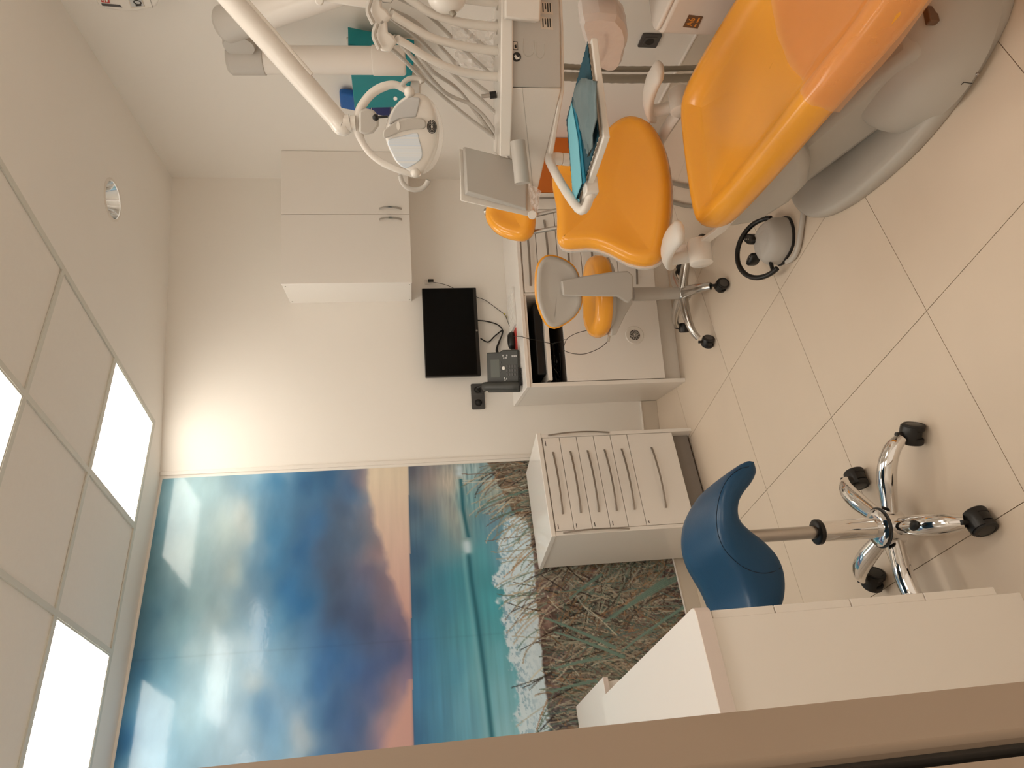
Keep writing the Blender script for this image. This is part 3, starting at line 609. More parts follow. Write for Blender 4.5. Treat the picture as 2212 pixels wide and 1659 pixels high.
for k in range(6):
    d = obj('drawer', G().box(CXa+.029, CXb-.029, CYf+.006, CYf+.025, CZ[k+1]+.0015, CZ[k]-.0015), 'laminate_gloss', t, bevel=.0012)
    obj('handle', bow_handle(FW, ((CXa+CXb)/2, CYf+.006, (CZ[k]+CZ[k+1])/2+(.008 if k == 5 else 0)), (1, 0, 0), (0, -1, 0), .345, .026, .005), 'handle_grey', d, bevel=.001)
    if k in (0, 1, 2, 3, 5): obj('label_strip', G().box(CXa+.040, CXa+.040+(.022 if k != 5 else .012), CYf+.0052, CYf+.006, CZ[k]-.016, CZ[k]-.0125), 'ink', d, smooth=0)
    if k == 0: obj('label_strip', G().box(CXb-.075, CXb-.045, CYf+.0052, CYf+.006, CZ[k]-.016, CZ[k]-.0125), 'ink', d, smooth=0)
# ---- side counter in front of the doorway
LX0, LX1, LY0, LY1 = XL+.002, .427, 1.555, 2.545
t = thing('side_counter', 'white counter cabinet with drawers and a thick white top beside the doorway', 'counter', ((LX0+LX1)/2, (LY0+LY1)/2, 0))
obj('top', G().prism([(LX0, LY0)]+[(LX1-.02+.02*math.sin(a), LY0+.02-.02*math.cos(a)) for a in np.linspace(0, pi/2, 6)]+[(LX1, LY1), (LX0, LY1)], .866, .902), 'worktop_white', t, bevel=.0015)
obj('top_edge', G().prism([(LX0, LY0-.0008), (LX1-.02, LY0-.0008)]+[(LX1-.02+.0208*math.sin(a), LY0+.02-.0208*math.cos(a)) for a in np.linspace(0, pi/2, 6)]+[(LX1+.0008, LY0+.05), (LX1-.01, LY0+.05), (LX1-.01, LY0+.03), (LX0, LY0+.03)], .868, .9005), 'edge_band', t, smooth=50, label='pinkish rounded edge band')
obj('carcass', G().box(LX0, LX1-.026, LY0+.012, LY1-.01, .10, .866), 'laminate', t, bevel=.001)
obj('plinth', G().box(LX0, LX1-.07, LY0+.04, LY1-.02, 0, .10), 'laminate', t, smooth=0)
LZ = (.860, .712, .527, .342, .157, .104)
for k in range(4): 
    d = obj('drawer', G().box(LX1-.026, LX1-.008, LY0+.014, LY1-.012, LZ[k+1]+.0015, LZ[k]-.0015), 'laminate', t, bevel=.0012)
    obj('handle', bow_handle(FW, (LX1-.008, (LY0+LY1)/2+.1, (LZ[k]+LZ[k+1])/2), (0, 1, 0), (1, 0, 0), .35, .006, .004, .002), 'handle_grey', d)
# ---- white side table under the mural
t = thing('side_table', 'low white table against the mural behind the white counter', 'table', (.2, 3.42, 0))
obj('table_top', G().box(XL+.002, .598, 3.115, 3.745, .728, .750), 'worktop_white', t, bevel=.0015)
obj('edge_band', G().box(XL+.002, .598, 3.112, 3.115, .729, .749), 'edge_band', t, smooth=0)
obj('front_panel', G().box(XL+.004, .585, 3.135, 3.153, .0, .728), 'laminate', t, bevel=.001)
obj('side_panel', G().box(.567, .585, 3.153, 3.74, .0, .728), 'laminate', t, bevel=.001)

# ================================================================== dental chair
def cushion(g, outline, prof, fr, inner=(.75, .5, .25, .03), dish=None):
    """outline in x,y of the frame; prof = (inset, height) from the back edge to the front, then rings to the middle"""
    O = np.asarray(outline, float); n = len(O)
    tan = np.roll(O, -1, 0)-np.roll(O, 1, 0); tan /= np.linalg.norm(tan, axis=1)[:, None]; nor = np.stack([-tan[:, 1], tan[:, 0]], 1)
    if sum(O[i][0]*O[(i+1) % n][1]-O[(i+1) % n][0]*O[i][1] for i in range(n)) < 0: nor = -nor
    rings = [np.c_[O+nor*i, np.full(n, h)] for i, h in prof]
    last = rings[-1]; c = last[:, :2].mean(0); h0 = prof[-1][1]; dd = dish if dish is not None else 0
    for k in inner: rings.append(np.c_[c+(last[:, :2]-c)*k, np.full(n, h0+dd*(1-k*k))])
    first = rings[0]; rings = [np.c_[c+(first[:, :2]-c)*k, first[:, 2]] for k in (.02, .6)]+rings
    old = g.fr; g.fr = fr; g.loft(rings); g.fr = old; return g
def closed(P, n=5):
    P = np.asarray(P, float); Q = np.vstack([P[-2:], P, P[:3]]); C_ = catmull(Q, n); return C_[2*n:(2+len(P))*n]
SA = .838
chair = thing('dental_chair', 'orange dental patient chair with a grey base plate and white armrests', 'dental chair', W(SA, 2.35), ANG)
half = [(0, 1.858), (.12, 1.861), (.205, 1.872), (.262, 1.905), (.290, 1.985), (.298, 2.12), (.294, 2.35), (.282, 2.6), (.272, 2.85), (.255, 3.02), (.20, 3.12), (.09, 3.155)]
seat_out = [(SA+a, d) for a, d in half]+[(SA, 3.16)]+[(SA-a, d) for a, d in half[:0:-1]]
seat_out = closed(seat_out, 3)
seat_prof = [(.03, .362), (.006, .372), (0, .392), (.0, .418), (.008, .442), (.024, .460), (.044, .463), (.064, .456), (.085, .440), (.105, .426), (.125, .420)]
obj('seat_cushion', cushion(G(), seat_out, seat_prof, FB, dish=-.008), 'orange_vinyl', chair, smooth=60)
# protective film over the leg end of the seat
film_out = []
for p in seat_out: film_out.append((p[0], max(p[1], 2.46+.10*(p[0]-SA)/.29)))
film_out = np.array(film_out)
def film_mesh():
    xs = np.linspace(-1, 1, 41); ds = np.linspace(2.56, 3.165, 40); g = G(FB); V = []; 
    O = np.asarray(seat_out)
    for d in ds:
        ww = np.interp(d, [p[1] for p in half], [p[0] for p in half]) if d < 3.155 else .08
        d2 = d+.0
        for x in xs:
            s = (ww+.006)*math.sin(x*pi/2); ins = ww-abs(s)
            z = np.interp(ins, [0, .008, .024, .044, .064, .085, .105, .125, .3], [.404, .446, .461, .464, .457, .441, .428, .422, .414])+.0065+.006*max(0, d-2.75)/.3+.0022*math.sin(17*d+4*x+3*math.sin(9*x))
            if abs(x) > .93: z -= (abs(x)-.93)*.6
            dd = d2-.10*x*(1-(d-2.56)/.6)-.03*math.cos(x*5)*(1-(d-2.56)/.6)
            V.append((SA+s, dd, z))
    n = len(xs); g.add(V, [(k*n+i, k*n+i+1, (k+1)*n+i+1, (k+1)*n+i) for k in range(len(ds)-1) for i in range(n-1)]); return g
obj('plastic_cover', film_mesh(), 'film_orange', chair, smooth=70, normals=False, label='clear plastic film over the foot end')
# backrest
bk_o = np.array([SA, 1.70, .45]); bk_u = unit((0, -.196, .437)); bk_n = unit((0, .437, .196))
FBK = Frame(W(*bk_o), e1, bk_u[1]*e2+bk_u[2]*ez, bk_n[1]*e2+bk_n[2]*ez)
def to_fr(fr, P): return (np.asarray(P)-fr.o)@np.linalg.inv(fr.m)
def trace(fr, px):
    n = fr.m[2]; return [tuple(to_fr(fr, on_plane(x, y, fr.o, n))[:2]) for x, y in px]
bk_px = [(1196, 366), (1192, 385), (1194, 410), (1202, 450), (1203, 490), (1203, 515), (1210, 530), (1230, 535), (1262, 532), (1290, 535), (1320, 547), (1355, 565), (1392, 572), (1422, 562), (1438, 530), (1446, 480), (1450, 430), (1448, 380), (1440, 335), (1425, 295), (1402, 265), (1375, 253), (1350, 254), (1325, 268), (1300, 292), (1262, 322), (1225, 345)]
bk_out = closed(trace(FBK, bk_px), 2)
shell = cushion(G(), bk_out, [(.06, -.075), (.02, -.07), (-.004, -.05), (-.004, -.03)], FBK)
obj('back_shell', shell, 'unit_white', chair, smooth=60)
obj('back_cushion', cushion(G(), bk_out, [(.004, -.034), (0, -.02), (.0, .0), (.008, .018), (.024, .029), (.040, .031), (.056, .027)], FBK, inner=(.90, .80, .66, .5, .3, .03), dish=-.026), 'orange_vinyl', chair, smooth=60)
# headrest on two rods
hd_o = np.array([SA, 1.40, 1.03]); FHD = Frame(W(*hd_o), e1, bk_u[1]*e2+bk_u[2]*ez, bk_n[1]*e2+bk_n[2]*ez)
hd_px = [(1048, 470), (1052, 440), (1062, 412), (1080, 394), (1105, 388), (1130, 395), (1148, 420), (1155, 455), (1155, 482), (1148, 504), (1130, 517), (1105, 516), (1080, 508), (1060, 492)]
obj('headrest', cushion(G(), closed(trace(FHD, hd_px), 3), [(.03, -.05), (.006, -.035), (0, -.01), (.006, .012), (.022, .026), (.04, .027), (.058, .019), (.072, .011)], FHD, dish=-.006), 'orange_vinyl', chair, smooth=60)
for q, r in (((1120, 497), (1230, 477)), ((1130, 460), (1235, 436))):
    a, b = to_fr(FHD, on_plane(*q, FHD.o, FHD.m[2])), to_fr(FHD, on_plane(*r, FHD.o, FHD.m[2])); a[2] = b[2] = -.045
    obj('headrest_rod', G(FHD).tube([a, b], .009, 10), 'steel', chair)
a = to_fr(FHD, on_plane(1052, 447, FHD.o, FHD.m[2])); obj('headrest_knob', G(FHD).lathe([(.016, -.012), (.018, 0), (.016, .012)], (a[0], a[1]+.012, -.045), (0, 1, 0), 16), 'steel', chair)
# armrests
for s_, sg in ((.530, -1), (1.165, 1)):
    hub = (s_, 1.79, .408)
    ar = obj('armrest_pad', G(FB).tube([(s_, 1.665, .470), (s_, 1.70, .500), (s_, 1.78, .535), (s_, 1.88, .556), (s_, 1.965, .556), (s_, 1.99, .552)], [.020, .036, .046, .05, .046, .020], 16, smooth=5, flat=.46, up=(0, 0, 1)), 'unit_white', chair, smooth=60)
    obj('armrest_stem', G(FB).tube([(s_, 1.72, .505), (s_, 1.735, .46), (s_, 1.76, .42)], [.03, .028, .03], 14, smooth=4, flat=.8), 'unit_white', chair)
    obj('armrest_hub', G(FB).lathe([(.036, -.05), (.043, -.045), (.045, .03), (.042, .045), (.032, .05)], hub, (1, 0, 0), 26), 'unit_gloss', chair)
    obj('armrest_link', G(FB).loft([[(s_-sg*x, d+a*.0, z+b) for a, b in ((0, .02), (0, -.02))]+[(s_-sg*(x+.014), d, z-.02), (s_-sg*(x+.014), d, z+.02)] for x, d, z in ((.02, 1.80, .41), (.03, 1.90, .375), (.075, 2.02, .33))]), 'unit_white', chair, bevel=.003)
    obj('armrest_bracket', G(FB).tube([(s_-sg*.02, 1.74, .405), (s_-sg*.05, 1.66, .43), (s_-sg*.10, 1.56, .46)], [.034, .034, .03], 12, smooth=4, flat=.55), 'unit_white', chair)
# under-seat housing, lifting arm, base
obj('seat_housing', G(FB).prism([(1.845, .366), (1.845, .30), (1.875, .235), (1.93, .195), (2.04, .165), (2.17, .172), (2.28, .225), (2.36, .295), (2.42, .366)], SA-.240, SA+.240, 'x'), 'base_grey', chair, bevel=.035, seg=4)
obj('lifting_arm', G(FB).prism([(2.0, .31), (2.0, .115), (2.40, .052), (2.75, .05), (2.75, .20), (2.60, .235), (2.35, .262)], SA-.178, SA+.178, 'x'), 'base_grey', chair, bevel=.03, seg=3)
obj('gap_shade', BX(SA-.14, SA+.14, 1.98, 2.6, .12, .37), 'black_soft', chair, smooth=0)  # black block put in as the shade of the gap under the seat
bh = [(0, 1.835), (.13, 1.848), (.215, 1.905), (.262, 1.985), (.290, 2.12), (.297, 2.28), (.285, 2.47), (.245, 2.64), (.19, 2.77), (.12, 2.86)]
base_out = closed([(SA+a, d) for a, d in bh]+[(SA, 2.895)]+[(SA-a, d) for a, d in bh[:0:-1]], 3)
obj('base_plate', cushion(G(), base_out, [(.004, .0), (0, .004), (.0, .034), (.006, .046), (.016, .05), (.04, .046), (.08, .040)], FB), 'base_grey', chair, smooth=60)
ch = [(0, 2.40), (.10, 2.402), (.175, 2.412), (.222, 2.45), (.245, 2.53), (.258, 2.62), (.246, 2.70), (.20, 2.79), (.135, 2.85), (.07, 2.88)]
cov_out = closed([(SA+a, d) for a, d in ch]+[(SA, 2.888)]+[(SA-a, d) for a, d in ch[:0:-1]], 3)
cov = obj('base_cover', cushion(G(), cov_out, [(.0, .03), (.002, .06), (.010, .10), (.026, .14), (.05, .172), (.08, .195), (.115, .206)], FB, dish=.006), 'base_grey', chair, smooth=60)
P = toB(on_z(2004, 34, .188)); obj('foot_switch', BX(P[0]-.022, P[0]+.022, P[1]-.010, P[1]+.010, .165, .192), 'brown_badge', cov, bevel=.003)
P = toB(on_z(2110, 160, .06)); obj('screw', G(FB).ball((P[0], P[1], .058), .005, 8, 6), 'handle_grey', cov)
P1, P2, P3 = [toB(on_z(x, y, .052)) for x, y in ((2068, 190), (2082, 178), (2100, 180))]
obj('seam', G(FB).tube([P1, P2, P3], .0012, 6), 'ink', cov)

# floor hoses behind the chair
for k, (y0, y1) in enumerate(((405, 392), (447, 434))):
    P = [toB(on_z(x, y, .012)) for x, y in ((1548, y0+6), (1515, y0), (1480, y0-3), (1440, y1), (1405, y1-6))]
    obj('floor_hose', G(FB).tube(P, .011, 10, smooth=5), 'hose_dark', rot=ANG, label=('grey hose on the floor behind the dental chair, nearer its white armrest hub' if k else 'grey hose on the floor behind the dental chair, beside the wall hoses'), cat='hose', group='floor hoses')

# ================================================================== foot control
fc = thing('foot_control', 'grey dental foot control with a black hoop and two black pedals', 'foot control', W(.615, 1.66), ANG)
pod = closed([(.540, 1.63), (.548, 1.69), (.575, 1.745), (.635, 1.765), (.69, 1.745), (.712, 1.68), (.70, 1.61), (.665, 1.575), (.60, 1.575)], 3)
obj('pod', cushion(G(), pod, [(.0, .004), (0, .055), (.014, .078), (.03, .088), (.045, .088)], FB, dish=.008), 'unit_grey', fc, smooth=40)
obj('pod_skirt', cushion(G(), pod, [(-.004, .0), (-.005, .004), (-.004, .010), (.004, .012)], FB), 'black_soft', fc)
hoop = [(.612+.118*math.cos(a), 1.632+.118*math.sin(a), .070-.052*math.sin(a)) for a in np.linspace(math.radians(155), math.radians(388), 40)]
obj('hoop', G(FB).tube(hoop, .0105, 10, flat=1.0), 'black_plastic', fc)
for a in (math.radians(20), math.radians(165)):
    p = np.array([.612+.118*math.cos(a), 1.632+.118*math.sin(a), .070-.052*math.sin(a)]); obj('hoop_strut', G(FB).tube([p, (p[0]*.6+.625*.4, p[1]*.5+1.64*.5, .055)], .008, 8), 'black_plastic', fc)
for c, rx, ry, an in (((.672, 1.585), .022, .046, .55), ((.590, 1.570), .019, .034, -.35)):
    o_ = [(c[0]+rx*math.cos(a)*math.cos(an)-ry*math.sin(a)*math.sin(an), c[1]+rx*math.cos(a)*math.sin(an)+ry*math.sin(a)*math.cos(an)) for a in np.linspace(0, 2*pi, 18, endpoint=False)]
    pd = obj('pedal', cushion(G(), o_, [(.003, .062), (0, .072), (.001, .096), (.006, .102)], FB, dish=.003), 'black_plastic', fc)
    for k in (-1, 0, 1): obj('pedal_mark', G(FB).lathe([(.0035, .1045), (.0035, .1062)], (c[0]-.006*k*math.sin(an)*2, c[1]+.015*k, 0), (0, 0, 1), 8), 'handle_grey', pd)
P = [toB(on_z(x, y, .012)) for x, y in ((1700, 566), (1714, 556), (1724, 535), (1730, 500), (1734, 470), (1736, 452))]
obj('hose', G(FB).tube(P, .010, 10, smooth=6), 'hose_grey', fc)

# ================================================================== treatment unit with spittoon, right of the chair
un = thing('treatment_unit', 'white treatment unit column with a round spittoon and a brown badge beside the dental chair', 'dental unit', W(1.45, 2.30), ANG)
obj('column', G(FB).prism(rrect(1.245, 1.66, 2.035, 2.72, .05), .0, .575), 'unit_white', un, bevel=.012, seg=3)
obj('column_top', G(FB).prism(rrect(1.250, 1.655, 2.04, 2.715, .05), .575, .592), 'unit_gloss', un, bevel=.008, seg=3)
sc = (1.452, 2.285)
obj('spittoon_base', G(FB).lathe([(.185, .592), (.19, .60), (.19, .66), (.188, .664), (.188, .668), (.19, .672), (.19, .80), (.188, .804), (.188, .808), (.19, .812), (.188, .85), (.175, .872), (.155, .880)], (*sc, 0), n=48), 'unit_white', un)
obj('spittoon_bowl', G(FB).lathe([(.15, .8815), (.14, .888), (.13, .884), (.11, .8805)], (*sc, 0), n=48, cap=False), 'unit_gloss', un)
# wrapped instrument holder on the spittoon's side
hw = closed([tuple(p) for p in trace(Frame(on_s(1300, 90, 1.26), e2, ez, -e1), ((1262, 40), (1330, 40), (1352, 80), (1345, 110), (1338, 138), (1322, 150), (1300, 146), (1282, 130), (1272, 100), (1262, 70)))], 2)
FH = Frame(on_s(1300, 90, 1.26), e2, ez, -e1)
obj('instrument_holder', cushion(G(), hw, [(.012, -.10), (0, -.085), (0, -.015), (.012, .0)], FH), 'unit_white', un, smooth=50)
obj('holder_wrap', cushion(G(), hw, [(.004, -.10), (-.008, -.085), (-.008, -.01), (.006, .010)], FH), 'film_pink', un, smooth=20, label='crumpled clear plastic wrap')
a = [to_fr(FH, on_plane(x, y, FH.o, FH.m[2])) for x, y in ((1308, 72), (1310, 95), (1304, 118), (1298, 128))]
obj('holder_slot', G(FH).tube([(p[0], p[1], .003) for p in a], .006, 8, smooth=4), 'brown_badge', un)
# badge
FBD = Frame(on_s(1500, 46, 1.2445), e2, ez, -e1)
bq = trace(FBD, ((1488, 32), (1518, 36), (1507, 61), (1475, 58)))
bd = obj('badge', G(FBD).prism(bq, -.001, .0015), 'brown_badge', un, smooth=0)
bc_ = np.mean(bq, 0)
text_mesh('A6', Frame(FBD(( bc_[0], bc_[1]+.008, .0018)), FBD.m[0]*-1 if False else FBD.m[0], FBD.m[1], FBD.m[2]), .034, bd, 'badge_lettering', 'badge_orange')
obj('badge_line', G(FBD).prism(rrect(bc_[0]-.002, bc_[0]+.022, bc_[1]-.018, bc_[1]-.012, .0028), .0015, .0019), 'badge_orange', bd, smooth=0)
obj('badge_line', G(FBD).prism(rrect(bc_[0]-.022, bc_[0]-.010, bc_[1]-.018, bc_[1]-.012, .001), .0015, .0019), 'badge_orange', bd, smooth=0)
# suction hoses hanging by the right wall
for k, (ya, r) in enumerate(((147, .0125), (168, .019))):
    P = [toB(on_d(x, y, d_)) for x, y, d_ in ((1205, ya-4, 1.45), (1260, ya-1, 1.42), (1330, ya+2, 1.40), (1420, ya+2, 1.38), (1500, ya, 1.36), (1560, ya-3, 1.35))]
    P = catmull(P, 10); P = [p for p in P if p[2] > r+.002]
    rr = [r*(1+.05*math.sin(i*2.4)) for i in range(len(P))]
    obj('suction_hose', G(FB).tube(P, rr, 12), 'hose_dark', rot=ANG, label=('thick ribbed suction hose hanging to the floor by the right wall' if k else 'thinner ribbed hose hanging beside the thick suction hose'), cat='hose', group='suction hoses')
# wall socket on the right wall
FR = Frame(W(SR, 0), e2, -e1, ez)
socket('floor_socket', 1.295, 1.385, .268, .362, 1, 'dark grey single wall socket low on the right wall', FR)

# ================================================================== delivery unit over the chair
Pr, Pl = W(1.032, 2.439, 1.2), W(.682, 2.197, 1.2)
da = unit(Pl-Pr); dn = unit(np.cross(ez, da)); dn = dn if dn@(CAM-Pr) > 0 else -dn
FD = Frame(Pr, da, dn, ez)                        # x to the left end, y towards the door, z up
def dpx(x, y, out_=0.):                            # pixel -> frame coords, on the front face moved out by out_
    P = on_plane(x, y, Pr+dn*out_, dn); return to_fr(FD, P)
def slab(px, front, back, fr=FD):                   # px outline, front(px)->offset towards the viewer, back offset
    Fv = []; Bv = []
    for p in px:
        q = dpx(*p); f_ = front(p) if callable(front) else front; Fv.append((q[0], f_, q[2])); Bv.append((q[0], back, q[2]))
    n = len(px); g = G(fr); return g.add(Fv+Bv, [tuple(range(n)), tuple(range(n, 2*n))]+[(i, (i+1) % n, n+(i+1) % n, n+i) for i in range(n)])
dv = thing('delivery_unit', 'grey-white dental delivery unit with hooked whip arms above the orange chair', 'dental delivery unit', Pr+np.array([0, 0, -.12]), math.atan2(da[1], da[0]))
bodyf = lambda p: 0 if p[1] <= 188 else -(p[1]-188)*.00030
body = obj('body', slab([(1104, -130), (1104, 30), (1104, 120), (1105, 188), (1213, 190), (1211, 60), (1203, -130)], 0, -.15), 'unit_grey', dv, bevel=.004)
obj('body_end', slab([(1105, 189), (1104, 335), (1116, 400), (1138, 470), (1160, 474), (1185, 345), (1213, 190)], lambda p: 0 if p[1] < 200 else -(p[1]-188)*.00035, -.15), 'unit_white', dv, bevel=.004)  # lighter material stands in for the light on this turned face
obj('top_lip', slab([(1083, -130), (1081, 60), (1079, 337), (1103, 337), (1107, 188), (1107, -130)], lambda p: .014 if p[1] <= 190 else .004, -.16), 'unit_gloss', dv, bevel=.004)
obj('bottom_rail', slab([(1203, -130), (1212, 60), (1213, 190), (1186, 338), (1196, 338), (1221, 192), (1219, 60), (1211, -130)], -.012, -.14), 'unit_white', dv, bevel=.003)
obj('control_block', slab([(1082, -130), (1085, 43), (1160, 50), (1168, -130)], .055, -.02), 'unit_white', dv, bevel=.006)
for y0 in (2, 35):
    L = obj('warning_label', slab([(1166, y0), (1191, y0+5), (1195, y0+30), (1169, y0+27)], .0012, -.001), 'label_tan', body, smooth=0)
    for i in range(4):
        obj('label_text', slab([(1171+i*5.2, y0+5), (1173.4+i*5.2, y0+5), (1174.4+i*5.2, y0+(24 if i != 1 else 18)), (1172+i*5.2, y0+(24 if i != 1 else 18))], .0018, .001), 'ink', L, smooth=0)
q = dpx(1116, 123); st = obj('round_sticker', G(FD).lathe([(.013, -.001), (.013, .0014)], (q[0], 0, q[2]), (0, 1, 0), 24), 'ink', body, smooth=30)
obj('sticker_figure', slab([(1110, 121), (1114, 118), (1118, 124), (1122, 122), (1122, 127), (1115, 129)], .002, .001), 'label_white', st, smooth=0)
L = obj('small_sticker', slab([(1107.5, 89), (1118, 90), (1119, 108), (1108.5, 107)], .0012, -.001), 'ink', body, smooth=0)
obj('sticker_ground', slab([(1109, 90.5), (1117, 91.2), (1117.8, 106.6), (1109.6, 106)], .0016, .001), 'label_tan', L, smooth=0)
obj('sticker_figure', slab([(1111, 98), (1115, 96), (1116, 104), (1112, 104)], .002, .001), 'ink', L, smooth=0)
for y0, y1, x0, x1 in ((83, 122, 1130, 1153), (91, 126, 1157, 1176)):
    P = [dpx(x, y) for x, y in ((x0, y0), (x0, (y0+y1)/2), (x0+2, y1-6), ((x0+x1)/2, y1), (x1-2, y1-6), (x1, (y0+y1)/2), (x1, y0+4))]; obj('finger_groove', G(FD).tube([(p[0], .0002, p[2]) for p in P], .0012, 6, smooth=4), 'base_grey', body)
obj('cover_seam', G(FD).tube([(p[0], p[1], p[2]) for p in [np.array([dpx(x, y)[0], -(y-188)*.00035*1.0+.0004, dpx(x, y)[2]]) for x, y in ((1128, 190), (1140, 270), (1153, 360), (1163, 430))]], .0012, 6), 'hose_grey', dv)
# whip arms with hooked heads, and their hoses
W_ARM = [[(1088, 166), (1040, 163), (985, 152), (930, 128), (885, 100), (858, 84)],
         [(1086, 111), (1040, 106), (985, 96), (930, 80), (880, 52), (845, 30)],
         [(1084, 58), (1040, 55), (985, 46), (930, 28), (890, 2), (860, -22)],
         [(1084, 6), (1040, 2), (985, -6), (930, -26), (890, -50), (860, -75)]]
for k, px in enumerate(W_ARM):
    P = [dpx(x, y, -.07+.09*i/5) for i, (x, y) in enumerate(px)]
    ar = obj('whip_arm', G(FD).tube(P, [.0185, .018, .017, .0155, .015, .016], 14, smooth=6, flat=.75), 'unit_gloss', dv, smooth=50)
    hx, hy = px[-1]; hd = [(hx, hy+8), (hx-16, hy+28), (hx-34, hy+26), (hx-46, hy+2), (hx-48, hy-24), (hx-34, hy-44), (hx-22, hy-36), (hx-20, hy-14), (hx-10, hy-8)]
    Hh = [dpx(x, y, .02) for x, y in hd]; 
    obj('hose_hook', cushion(G(), [(p[0], p[2]) for p in Hh], [(.006, -.022), (0, -.016), (0, .016), (.006, .022)], Frame(FD((0, .02, 0)), FD.m[0], FD.m[2], FD.m[1])), 'unit_gloss', ar, smooth=50)
    obj('hook_roller', G(FD).tube([dpx(hx-38, hy+22, .052), dpx(hx-50, hy-6, .052), dpx(hx-44, hy-34, .052)], .007, 8, smooth=4), 'hose_grey', ar)
    obj('arm_collar', G(FD).tube([dpx(px[0][0]-12, px[0][1], -.07), dpx(px[0][0]-2, px[0][1], -.07)], .0205, 14), 'hose_grey', ar)
HO = [((835, 100), (858, 116), (930, 185), (1000, 245), (1062, 292), (1088, 312)), ((850, 78), (905, 140), (962, 200), (1020, 228), (1060, 270), (1090, 330)), ((845, 40), (900, 80), (950, 130), (1000, 180), (1050, 225), (1088, 262)),
      ((842, 20), (900, 50), (960, 110), (1010, 165), (1060, 205), (1088, 228)), ((850, -10), (920, 28), (975, 80), (1020, 125), (1060, 160), (1088, 178)), ((870, -40), (940, 5), (1000, 60), (1040, 95), (1070, 125), (1088, 140)), ((880, 90), (930, 150), (985, 190), (1030, 245), (1070, 300), (1094, 332))]
for k, px in enumerate(HO):
    P = [dpx(x, y, o_) for (x, y), o_ in zip(px, (-.02, -.05, -.13-.01*k, -.15, -.13, -.10))]
    obj('instrument_hose', G(FD).tube(P, .0062, 8, smooth=8), 'hose_grey', dv)
obj('joystick', G(FD).tube([dpx(1040, 208, -.06), dpx(1066, 205, -.06)], .006, 8), 'steel', dv); obj('joystick_cap', G(FD).tube([dpx(1058, 206, -.06), dpx(1072, 204, -.06)], .011, 10), 'black_plastic', dv)
# crumpled clear bag hung behind the arms
def crumple(quad, n, amp, seed):
    r = np.random.default_rng(seed); g = G(); A = [np.asarray(p) for p in quad]; V = []; nn = unit(np.cross(A[1]-A[0], A[3]-A[0]))
    for j in range(n+1):
        for i in range(n+1):
            u, v = i/n, j/n; V.append((A[0]*(1-u)+A[1]*u)*(1-v)+(A[3]*(1-u)+A[2]*u)*v+nn*r.normal(0, amp)+(A[1]-A[0])*r.normal(0, .02))
    g.add(V, [(j*(n+1)+i, j*(n+1)+i+1, (j+1)*(n+1)+i+1, (j+1)*(n+1)+i) for j in range(n) for i in range(n)]); return g
o = obj('plastic_bag', crumple([FD(dpx(x, y, -.15)) for x, y in ((975, 62), (985, 140), (1086, 150), (1080, 40))], 12, .006, 3), 'film', smooth=0, normals=False, label='crumpled clear plastic bag caught between the whip arms', cat='plastic bag')
for ob in (o,):
    s_ = ob.modifiers.new('thickness', 'SOLIDIFY'); s_.thickness = .0004
# round white control head above the arms
P = lift(965, -8, 2.30); cb = thing('hand_piece_head', 'smooth white rounded instrument head at the top of the whip arms', 'instrument', P)
fr_ = Frame(P, unit(np.cross(F_, ez)), unit(np.array([F_[0], F_[1], 0])), ez)
obj('shell', G(fr_).ball((0, 0, 0), (.045, .05, .055), 24, 14), 'unit_gloss', cb); obj('nozzle', G(fr_).tube([(-.04, 0, -.01), (-.052, 0, -.02)], .008, 10), 'hose_dark', cb)
# stub tube and flat control panel on the left end
obj('panel_stub', G(FD).tube([dpx(1118, 305, .01), dpx(1121, 330, .02), dpx(1126, 372, .05), dpx(1128, 396, .06)], .0235, 18), 'unit_grey', dv)
pb = [(1004, 317), (1009, 413), (1136, 450), (1137, 352)]; pf = [(992, 321), (995, 434), (1146, 468), (1149, 352)]
PB = [lift(x, y, 2.36+.04*(k in (2, 3))) for k, (x, y) in enumerate(pb)]; PM = [lift(x, y, 2.40+.04*(k in (2, 3))) for k, (x, y) in enumerate(pf)]; PF = [p+unit(p-CAM)*.012 for p in PM]
cp = thing('control_panel', 'flat square grey-backed control panel at the end of the delivery unit', 'control panel', PB[2])
def hexa(a, b): g = G(); return g.add(list(a)+list(b), [(0, 1, 2, 3), (4, 5, 6, 7)]+[(i, (i+1) % 4, 4+(i+1) % 4, 4+i) for i in range(4)])
PB2 = [p*.0+q+(p-q)*.12 for p, q in zip(PM, PB)]
mid = [lift(pb[i][0]*.62+pf[i][0]*.38, pb[i][1]*.62+pf[i][1]*.38, 2.392+.04*(i in (2, 3))) for i in range(4)]
obj('back_cover', hexa(PB, mid), 'unit_grey', cp, bevel=.003)
obj('front_plate', hexa(PM, PF), 'unit_gloss', cp, bevel=.003)
for x, y in ((1076, 338), (1080, 423)):
    P = lift(x, y, 2.377); n_ = unit(np.cross(PB[1]-PB[0], PB[3]-PB[0])); n_ = n_ if n_@(CAM-P) > 0 else -n_
    P = on_plane(x, y, PB[0], n_); obj('screw_cap', G().lathe([(.006, -.001), (.006, .0008)], P, n_, 16), 'base_grey', cp)
P = lift(1150, 464, 2.40); obj('hinge', G().lathe([(.013, -.02), (.015, -.015), (.015, .015), (.013, .02)], P, unit(CAM-P), 20), 'unit_gloss', cp)
o = obj('panel_film', crumple([lift(1140, 395, 2.39), lift(1168, 412, 2.40), lift(1160, 462, 2.40), lift(1146, 458, 2.39)], 8, .004, 9), 'film_pink', cp, smooth=0, normals=False, label='torn clear protective film')
